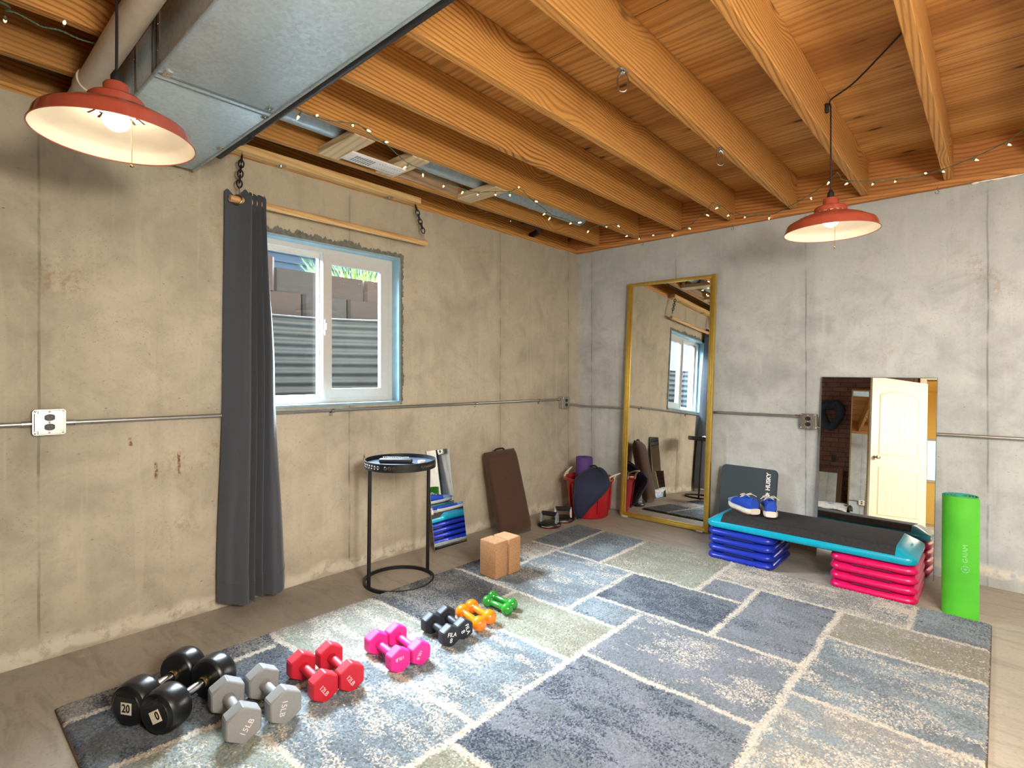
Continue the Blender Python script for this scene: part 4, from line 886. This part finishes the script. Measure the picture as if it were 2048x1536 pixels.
# ------------------------------------------------------------------ red tub and its contents
TX, TY = .350, -.335; TM = on_floor(TX, TY)
tub = empty('bucket_tub', 'round red plastic tub with rope handles in the room corner', 'tub', TM)
redp = plain('red_polythene', 'a81520', .32, 0, .06)
prof = [(.02, .001), (.160, .001), (.172, .012), (.196, .270), (.203, .305), (.222, .318), (.226, .330), (.222, .342), (.212, .344), (.200, .330), (.190, .300), (.166, .020), (.02, .016)]
MB().add(lathe(prof, 56, True, True)).build('tub_body', redp, tub, 40)
for a in (-2.1, -.9, .3, 1.5, 2.7): MB().add(rbx(-.012, .012, -.005, .008, .05, .29, .004), RZ(a) @ T(0, .176, 0) @ RX(-.09)).build('rib', redp, tub)
for a, lean in ((math.radians(205), .55), (math.radians(8), -.75)):
    p = smooth_path([(-.052, .0, .315), (-.056, -.012*lean, .365), (-.030, -.085*lean, .45-.07*abs(lean)), (.030, -.085*lean, .45-.07*abs(lean)), (.056, -.012*lean, .365), (.052, 0, .315)], 6)
    m = MB()
    for s in range(3): m.add(tube([(x+.0045*math.cos(i*.9+s*2.1), y+.0045*math.sin(i*.9+s*2.1), z) for i, (x, y, z) in enumerate(p)], .0055, 6))
    m.build('rope_handle', plain('cream_rope', 'd8cdb4', .9, 0, .12, 90, .3), tub).matrix_local = RZ(a-PI/2) @ T(0, .212, 0) 
ro = MB().add(lathe([(.026, .0), (.070, .0), (.076, .006), (.076, .484), (.070, .490), (.026, .490), (.024, .484)], 40, False, False)).build('foam_roller', plain('purple_foam', '5c3f86', .8, 0, .22, 150, .3)); ro.matrix_world = TM @ T(-.055, .0, .022); tag(ro, 'purple foam roller standing upright in the red tub', 'foam roller')
# navy stuff sack hanging out of the tub
def sack():
    A = Vector((.832, .555, 0)); B = Vector((.555, -.832, 0))      # sideways, and away from the tub
    rows = [(.445, .03, .09, .115, .012), (.435, .0, .115, .135, .026), (.41, -.06, .145, .170, .036), (.375, -.120, .165, .222, .040), (.335, -.128, .176, .262, .042), (.30, -.130, .155, .276, .046), (.25, -.133, .118, .276, .050), (.19, -.136, .070, .270, .052), (.13, -.134, .018, .262, .050), (.085, -.124, -.022, .256, .044), (.050, -.112, -.050, .250, .036), (.032, -.098, -.068, .247, .016)]
    loops = []
    for i, (z, r0, r1, d, t) in enumerate(rows):
        lp = []
        for k in range(28):
            a = 2*PI*k/28; cc, ss = math.cos(a), math.sin(a); w = (r1-r0)/2; wob = 1+.03*math.sin(3*a+i*.7)
            p = A*((r0+r1)/2+w*math.copysign(abs(cc)**.7, cc))+B*(d+t*wob*math.copysign(abs(ss)**.85, ss)); lp.append((p.x, p.y, z+.006*math.sin(2.3*a+i)))
        loops.append(lp)
    return loops
sl_ = sack(); sk = empty('stuff_sack', 'navy cloth bag slung over the front of the red tub', 'bag', TM)
MB().add(loft(sl_)).build('bag_body', plain('navy_cloth', '232a44', .85, 0, .15, 200, .2), sk, 70)
MB().add(tube([l[0] for l in sl_], .004, 6)).add(tube([l[12] for l in sl_], .004, 6)).build('piping', plain('grey_piping', '3a3b40', .8), sk)
MB().add(tube(smooth_path([(.06, -.07, .452), (.11, -.08, .462), (.16, -.09, .44), (.22, -.105, .395), (.275, -.12, .345)], 5), .0075, 8)).build('strap', plain('black_webbing', '1a1b22', .8), sk)

# ------------------------------------------------------------------ tall gold mirror
tm = empty('tall_mirror', 'tall gold framed mirror leaning on the grey wall', 'mirror', T(.967, -.140, fz(.967)+.006) @ RY(.009) @ RX(-.0555))
W_, H_ = .800, 2.078
MB().add(bx(-W_/2+.012, W_/2-.012, -.012, -.006, .02, H_-.015)).build('mirror_glass', M_MIRROR, tm, 0)
MB().add(bx(-W_/2+.012, W_/2-.012, -.006, -.002, .02, H_-.015)).build('backing', plain('hardboard', '5a4632', .9), tm, 0)
for s in (-1, 1):
    m = MB(); x0 = s*W_/2
    m.add(rbx(min(x0, x0-s*.030), max(x0, x0-s*.030), -.030, .006, 0, H_, .004, 2)).add(rbx(min(x0-s*.028, x0-s*.046), max(x0-s*.028, x0-s*.046), -.020, .002, .02, H_-.01, .004, 2)); m.build('stile', M_GOLD, tm)
MB().add(rbx(-W_/2+.03, W_/2-.03, -.026, .004, 0, .030, .004)).add(rbx(-W_/2+.03, W_/2-.03, -.018, .002, .028, .042, .003)).build('bottom_rail', M_GOLD, tm)
MB().add(rbx(-W_/2+.03, W_/2-.03, -.026, .004, H_-.028, H_-.001, .004)).build('top_rail', M_GOLD, tm)
for x in (-.35, .33): MB().add(rbx(x-.028, x+.028, -.034, .0, -.005, .010, .002)).build('foot_guide', plain('clear_plastic', 'c8bfae', .3), tm)

# ------------------------------------------------------------------ frameless mirror behind the step
rm = empty('wall_mirror', 'wide frameless mirror leaning behind the aerobic step', 'mirror', T(2.456, -.124, fz(2.456)-.012) @ RY(.010) @ RX(-math.radians(5.0)))
MB().add(bx(-.328, .328, -.007, -.0055, 0, 1.284)).build('mirror_glass', M_MIRROR, rm, 0)
m = MB().add(bx(-.330, .330, -.0055, 0, 0, 1.286)); 
for q_ in (bx(-.3305, -.327, -.0075, 0, 0, 1.286), bx(.327, .3305, -.0075, 0, 0, 1.286), bx(-.33, .33, -.0075, 0, 1.283, 1.287)): m.add(q_)
m.build('backing', plain('mirror_edge', '6f7a7a', .3, .6), rm, 0)

# ------------------------------------------------------------------ kneeling pad
kp = empty('kneeling_pad', 'charcoal foam kneeling pad with white lettering leaning on the grey wall', 'pad', T(1.650, -.168, fz(1.6)) @ RY(.02) @ RX(-.17))
MB().add(loft([[(x*s, y, z+.285) for x, z in rrect(.205, .285, .035, 6)] for s, y in ((.985, 0), (1, -.006), (1, -.030), (.985, -.036))])).build('foam', plain('charcoal_foam', '39464d', .75, 0, .06, 240, .15), kp, 40)
LT = T(.148, -.0368, .458) @ Matrix(((1, 0, 0, 0), (0, 0, -1, 0), (0, 1, 0, 0), (0, 0, 0, 1))) @ RZ(PI/2)
lm = MB().add(text_vf('HUSKY', .041, .0006, .0016), LT @ T(.02, 0, 0) @ SCL(1.0, 1, 1))
dm = [(-.012, -.018), (-.004, -.008), (.006, -.018), (.002, -.004), (.012, 0), (.002, .004), (.006, .016), (-.004, .008), (-.012, .018), (-.022, .006), (-.012, .002), (-.010, -.004), (-.024, -.004)]
lm.add(prism(dm, 0, .0007), LT @ T(-.068, 0, 0)); lm.build('lettering', W2_TXT, kp, 0)

# ------------------------------------------------------------------ aerobic step
SX0, SX1, SY0, SY1 = 1.575, 2.752, -.705, -.255
def riser(cx, cy, k, mat, label, group, dark):
    hx, hy, r, h = .213, (SY1-SY0)/2, .055, .0555
    e = empty('step_riser', label, 'step riser', on_floor(cx, cy) @ T(0, 0, k*h), group)
    rows = [[(x, y, z) for x, y in rrect(hx+o, hy+o, r, 5)] for o, z in ((-.020, .002), (-.006, .006), (.002, .016), (.004, .026), (.0, .038), (-.010, .048), (-.026, .054), (-.05, .0555))]
    MB().add(loft(rows)).build('riser_body', mat, e, 50)
    for s in (-1, 1): MB().add(prism([(-.105, .0), (.105, .0), (.093, .0085), (-.093, .0085)], -.003, .003), T(.0, s*(hy-.003), 0) @ RX(PI/2)).build('notch', dark, e, 0)   # dark plate, shade of the interlock recess put into its colour
    return e
M_BLUE = plain('blue_gloss_plastic', '1a2fa0', .24, 0, .05); M_PINK = plain('magenta_gloss_plastic', 'c90e58', .26, 0, .05)
lv_ = ['bottom', 'second from the floor', 'third from the floor', 'top']
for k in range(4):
    riser(SX0+.213, (SY0+SY1)/2, k, M_BLUE, 'blue plastic step riser, %s of the blue stack' % lv_[k], 'blue step risers', plain('blue_recess_shade', '101c50', .5))
    riser(SX1-.213, (SY0+SY1)/2, k, M_PINK, 'magenta plastic step riser, %s of the magenta stack' % lv_[k], 'magenta step risers', plain('pink_recess_shade', '6a0630', .5))
HP = 4*.0555+.0006
pcx, pcy = (SX0+SX1)/2, (SY0+SY1)/2; PM = on_floor(pcx, pcy, 0, HP)
sp = empty('aerobic_step', 'teal aerobic step platform with black mat on the riser stacks', 'step', PM)
hx, hy = (SX1-SX0)/2, (SY1-SY0)/2+.008
M_TEAL = plain('teal_gloss_plastic', '089cba', .22, 0, .05)
lev = [(-.022, -.022, 0), (-.004, -.004, .005), (.004, .003, .014), (.004, .003, .041), (-.004, -.002, .048), (-.030, -.022, .065), (-.062, -.044, .083), (-.074, -.052, .0885), (-.092, -.066, .091)]
MB().add(loft([[(x, y, z) for x, y in rrect(hx+a, hy+b2, .055, 6)] for a, b2, z in lev])).build('platform_body', M_TEAL, sp, 50)
mt = MB(); hxm = hx-.098
_h = [(.001, .0515), (.0185, .0665), (.041, .0855), (.050, .0920), (.066, .0945)]; prof_m = [(-hy+a, z) for a, z in _h]+[(hy-a, z) for a, z in reversed(_h)]
mt.add(loft([[(x, y, z) for y, z in prof_m]+[(x, y*.95, z-.012) for y, z in reversed(prof_m)] for x in (-hxm, -hxm+.006, 0, hxm-.006, hxm)]))
q = NT('black_step_mat'); v = q.obj(); gr = q.math('FRACT', q.math('MULTIPLY', q.n('SeparateXYZ', i_0=v).outputs[1], 160)); nz = q.noise(v, 60, 3)
q.bump(gr, .3, .002); M_MAT = q.done(q.ramp(nz, [(.3, lin('17171a')), (.7, lin('2b2a2b'))]), .75); mt.build('top_mat', M_MAT, sp, 30)
MB().add(loft([[(x, y, z) for x, y in rrect(.012, .006, .004, 3)] for z in (0, .0008)]), T(hx-.040, 0, .0745) @ RY(.60) @ RZ(PI/2)).build('embossed_mark', plain('teal_mark', '0a7d94', .4), sp)

# ------------------------------------------------------------------ running shoes
def shoe(M, label, flip=1):
    e = empty('running_shoe', label, 'shoe', M, 'blue running shoes')
    L = .275
    st_ = [(0, .026, .050, .078), (.02, .034, .062, .082), (.06, .036, .066, .080), (.11, .034, .062, .078), (.15, .037, .056, .074), (.19, .044, .044, .060), (.23, .042, .034, .042), (.262, .030, .026, .028), (.275, .012, .020, .018)]
    def outl(x, w): return w
    us = []; ss = []; os_ = []
    for x, w, sole, top in st_:
        lp = []
        zb = .033+.009*max(0, (x-.20)/.075)+(.006 if x < .02 else 0)
        off = flip*.006*math.sin(x/L*PI)
        for k in range(20):
            a = 2*PI*k/20; c, s_ = math.cos(a), math.sin(a); ww = w*.94*(1-.25*max(0, s_)**1.5)
            lp.append((x, off+ww*math.copysign(abs(c)**.75, c), zb-.004+(top-.006)*.5*(1+math.copysign(abs(s_)**.8, s_))))
        us.append(lp)
        zz = .010*max(0, (x-.18)/.09)**1.5+.008*max(0, (.03-x)/.03)
        fl_w = w*(1.12 if x < .20 else 1.05)
        ss.append([(x+(-.010 if x == 0 else 0), off+fl_w*math.copysign(abs(math.cos(a))**.6, math.cos(a)), zz+.004+(.038-.008*x/L)*.5*(1+math.copysign(abs(math.sin(a))**.45, math.sin(a)))) for a in [2*PI*k/20 for k in range(20)]])
        os_.append([(x, off+w*1.0*math.copysign(abs(math.cos(a))**.6, math.cos(a)), zz+.006*.5*(1+math.sin(a))) for a in [2*PI*k/20 for k in range(20)]])
    bl = plain('royal_blue_knit', '1746b4', .7, 0, .12, 220, .2)
    # open collar: drop the top faces over the heel part
    v, f = loft(us); n_ = 20; keep = []
    for fi, q_ in enumerate(f):
        i, j = divmod(fi, n_)
        if fi < (len(us)-1)*n_ and i in (1, 2) and j in (3, 4, 5, 6): continue
        keep.append(q_)
    up = MB().add((v, keep)).build('upper', bl, e, 60)
    col = smooth_path([us[1][3], us[2][3], us[3][3], us[3][5], us[3][7], us[2][7], us[1][7], us[1][5]], 3, True); MB().add(tube([(x, y, z+.002) for x, y, z in col], .0055, 8, True)).build('collar', plain('blue_collar', '1a55cc', .75), up)
    MB().add(loft([[(x, y*.72, z*.9) for x, y, z in l] for l in us[1:4]])).build('lining', plain('dark_lining', '1a1e30', .9), up)
    MB().add(loft([[(x+.012, y*.98, z*1.0) for x, y, z in l] for l in us[5:]], True, True)).build('toe_box', plain('light_blue_mesh', '86a6d8', .7, 0, .1, 200, .2), up, 60)
    MB().add(rbx(-.004, .004, -.010, .010, .05, .112, .004, 2), T(-.001, 0, 0) @ RY(.1)).build('heel_tab', plain('navy_tab', '20306e', .8), up)
    MB().add(loft(ss)).build('midsole', plain('white_foam_sole', 'e2ddd0', .6, 0, .04), e, 50)
    MB().add(loft(os_)).build('outsole', plain('orange_outsole', 'b8583a', .7), e, 50)
    lc = MB()
    for k in range(5):
        x = .105+.022*k; z = .108-.011*k; lc.add(tube(smooth_path([(x, -.024, z-.006), (x+.004, 0, z+.006), (x+.009, .024, z-.006)], 4), .0028, 6))
        lc.add(tube(smooth_path([(x+.009, -.024, z-.006), (x+.004, 0, z+.008), (x, .024, z-.006)], 4), .0028, 6))
    for s_ in (-1, 1):
        lc.add(tube(smooth_path([(.105, 0, .116), (.09, s_*.022, .128), (.105, s_*.036, .116), (.115, s_*.02, .112), (.105, 0, .116)], 5), .0025, 6)); lc.add(tube(smooth_path([(.105, 0, .116), (.088, s_*.03, .120), (.07, s_*.05, .108)], 4), .0022, 6))
    lc.build('laces', plain('white_laces', 'ddd5cb', .8), e)
    return e
ZS = .0945
shoe(PM @ T(1.852-pcx, -.575-pcy, ZS) @ RZ(math.radians(138)) @ SCL(1.1, 1.15, 1.04), 'blue running shoe on the step platform, the one nearer the tall mirror', 1)
shoe(PM @ T(1.955-pcx, -.575-pcy, ZS) @ RZ(math.radians(112)) @ SCL(1.1, 1.15, 1.04), 'blue running shoe on the step platform, the one nearer the yoga mat', -1)

# ------------------------------------------------------------------ rolled yoga mat
ym = empty('yoga_mat', 'rolled green yoga mat standing upright by the step', 'yoga mat', on_floor(2.935, -.615) @ RY(-.012))
sp_pts = []; N_ = 150; turns = 4.6
for i in range(N_+1):
    t = i/N_; a = 2*PI*turns*t; r = .022+.064*t; 
    sp_pts.append((r*math.cos(a), r*math.sin(a)))
a_end = 2*PI*turns; sp_pts = [(x*math.cos(-a_end-1.05)-y*math.sin(-a_end-1.05), x*math.sin(-a_end-1.05)+y*math.cos(-a_end-1.05)) for x, y in sp_pts]
tx_, ty_ = sp_pts[-1]; pxx, pyy = sp_pts[-2]; dl = math.hypot(tx_-pxx, ty_-pyy)
for k in range(1, 6): sp_pts.append((tx_+(tx_-pxx)/dl*.008*k, ty_+(ty_-pyy)/dl*.008*k))
th_ = .0028; ins = []
for i, (x, y) in enumerate(sp_pts):
    a = sp_pts[max(i-1, 0)]; b_ = sp_pts[min(i+1, len(sp_pts)-1)]; dx, dy = b_[0]-a[0], b_[1]-a[1]; l = math.hypot(dx, dy); ins.append((x-dy/l*th_*2, y+dx/l*th_*2))
HM = .642
def sheet(P_, z0, z1, nz=1): return loft([[(x, y, z0+(z1-z0)*k/nz) for x, y in P_] for k in range(nz+1)], False, False, False)
q = NT('green_mat_foam'); v = q.obj(); vo = q.n('TexVoronoi', i_Scale=150.0, feature='DISTANCE_TO_EDGE'); q.L(q.scale(v, 1, 1, 1), vo.inputs['Vector']); q.bump(q.sm(vo.outputs[0], .02, .25), .3, .002)
M_YM = q.done(q.ramp(q.noise(v, 6, 2), [(.3, lin('46b022')), (.7, lin('54c02a'))]), .55)
MB().add(sheet(sp_pts, 0, HM)).build('outer_face', M_YM, ym, 60)
MB().add(sheet(ins, 0, HM)).build('inner_face', plain('teal_mat_foam', '2aa3a0', .6), ym, 60)
n_ = len(sp_pts)
for z in (0, HM): MB().add(([(x, y, z) for x, y in sp_pts]+[(x, y, z) for x, y in ins], [(i, i+1, n_+i+1, n_+i) for i in range(n_-1)])).build('rolled_edge', plain('mat_edge', '4aa88c', .7), ym, 0)
# lettering reads upwards on the side facing the room
am = math.radians(-75); rl = .0895
def wrap(vf, z0, a0):
    v, f = vf; out = []
    for x, y, z in v:
        a = a0-(-y)/rl; rr = rl+z; out.append((rr*math.cos(a), rr*math.sin(a), z0+x))
    return out, f
m = MB().add(wrap([[(x, -y, z) for x, y, z in text_vf('GAIAM', .031, .0004)[0]], text_vf('GAIAM', .031, .0004)[1]], .350, am))
for k in range(6):
    v, f = torus(.0085, .0008, 14, 4); m.add(wrap(([(x+.0085*math.cos(k*PI/3), y+.0085*math.sin(k*PI/3), z) for x, y, z in v], f), .268, am))
v, f = torus(.0175, .0010, 22, 4); m.add(wrap((v, f), .268, am)); m.build('lettering', plain('pale_green_print', '86d38a', .6), ym, 0)

# ------------------------------------------------------------------ behind the camera (seen in the mirrors)
dr = empty('door_1', 'cream two-panel plank door standing open behind the camera', 'door', T(2.335, -5.03, -.02) @ RZ(math.radians(131)), kind='structure')
DW, DH = .84, 2.03
m = MB().add(bx(0, DW, -.036, 0, 0, DH)); m.build('door_leaf', M_CREAM, dr, 0)
def arch(x0, x1, z0, z1, rise, n=14): return [(x0, z0), (x1, z0), (x1, z1)]+[(x1+(x0-x1)*k/n, z1+rise*math.sin(PI*k/n)) for k in range(1, n)]+[(x0, z1)]
for (x0, x1, z0, z1, rise) in ((.13, .73, .98, 1.80, .07), (.13, .73, .18, .82, .0)):
    A1 = arch(x0, x1, z0, z1, rise); cx, cz = (x0+x1)/2, (z0+z1)/2; loops = []
    for s, y in ((1.0, -.0365), (.955, -.046), (.93, -.039), (.90, -.039)): loops.append([(cx+(x-cx)*s, y, cz+(z-cz)*(1-(1-s)*.75)) for x, z in A1])
    pn = MB().add(loft(loops, False, True)); 
    for k in range(1, 6): pn.add(bx(x0+.05+k*(x1-x0-.1)/6-.0015, x0+.05+k*(x1-x0-.1)/6+.0015, -.0400, -.0388, z0+.05, z1-.05), None, 1)
    pn.build('panel', [M_CREAM, plain('panel_groove', 'c4b79a', .6)], dr, 30)
kb = MB().add(cyl(.032, 0, .006, 20)).add(lathe([(.012, .006), (.012, .03), (.024, .040), (.029, .054), (.022, .066), (.002, .069)], 20), None)
k_ = kb.build('knob', plain('satin_nickel', 'c0b8a8', .2, 1.0), dr); k_.matrix_local = T(DW-.07, -.036, .94) @ RX(PI/2)
struct('trim_1', MB().add(bx(DX0-.07, DX0, YF, YF+.018, -.05, 2.15)).add(bx(DX1, DX1+.07, YF, YF+.018, -.08, 2.15)).add(bx(DX0, DX1, YF, YF+.018, 2.08, 2.15)), M_CREAM, 'cream door casing behind the camera', 'trim')
wr = empty('wreath', 'dark blue teardrop wreath hung on the brick wall, seen in mirror', 'wreath', T(1.20, YF+.06, 1.56))
P_ = smooth_path([(0, 0, -.22), (.11, 0, -.07), (.125, 0, .06), (.06, 0, .14), (0, 0, .10), (-.06, 0, .14), (-.125, 0, .06), (-.11, 0, -.07)], 6, True)
MB().add(tube(P_, .058, 12, True)).build('wreath_body', plain('blue_black_yarn', '28323f', .9, 0, .3, 50, .6), wr)
sw = empty('light_switch', 'dark switch plate on the brick wall seen in mirror', 'switch', T(1.25, YF+.001, .88))
MB().add(rbx(-.035, .035, 0, .007, -.057, .057, .003)).build('switch_plate', plain('brown_plate', '2a2220', .5), sw); MB().add(rbx(-.008, .008, .006, .014, -.014, .014, .002)).build('toggle', plain('brown_toggle', '1a1614', .5), sw)
s3 = empty('standing_mirror', 'narrow gold edged mirror leaning on the brick wall, seen in mirror', 'mirror', T(1.595, YF+.19, -.02) @ RZ(PI-.12) @ RX(-.075))
MB().add(bx(-.10, .10, -.008, -.006, .02, 1.92)).build('mirror_glass', M_MIRROR, s3, 0); MB().add(rbx(-.115, -.098, -.018, 0, 0, 1.94, .003)).add(rbx(.098, .115, -.018, 0, 0, 1.94, .003)).add(rbx(-.115, .115, -.016, 0, 1.918, 1.94, .003)).add(rbx(-.115, .115, -.016, 0, 0, .022, .003)).build('frame', M_PINE, s3)
pf = empty('framed_mirror', 'old mirror in brown wooden frame leaning on the brick wall', 'mirror', T(1.13, YF+.15, .0) @ RZ(PI) @ RX(-.12))
MB().add(bx(-.20, .20, -.010, -.006, .06, .68)).build('mirror_glass', M_MIRROR, pf, 0)
fm = MB()
for q_ in (rbx(-.26, -.19, -.03, 0, 0, .74, .005), rbx(.19, .26, -.03, 0, 0, .74, .005), rbx(-.19, .19, -.03, 0, 0, .07, .005), rbx(-.19, .19, -.03, 0, .67, .74, .005)): fm.add(q_)
fm.build('frame', wood('dark_walnut', '6d4c34', '432c1c', 'Z', 18, False), pf)
bn = empty('low_bench', 'low black bench under a white cloth by the brick wall', 'bench', T(1.22, -4.62, 0))
MB().add(rbx(-.32, .32, -.16, .16, .20, .235, .008)).build('seat', M_BLACKMETAL, bn)
for sx in (-.28, .28):
    for sy in (-.13, .13): MB().add(cyl(.014, 0, .2, 12), T(sx, sy, 0)).build('leg', M_BLACKMETAL, bn)
cl = []
for i in range(13):
    x = -.33+.66*i/12; cl.append([(x, y, .24+(.006*math.sin(i*1.7+y*20)) - max(0, abs(y)-.15)*1.2-max(0, abs(x)-.30)*.6) for y in np.linspace(-.22, .22, 15)])
c2 = MB().add(loft(cl, False, False, False)).build('cloth', plain('printed_cloth', 'd4cfc8', .9, 0, .2, 40), smooth=60, loc=(1.22, -4.62, .004)); c2.modifiers.new('thickness', 'SOLIDIFY').thickness = .003
tag(c2, 'crumpled white printed cloth over the low bench', 'cloth')
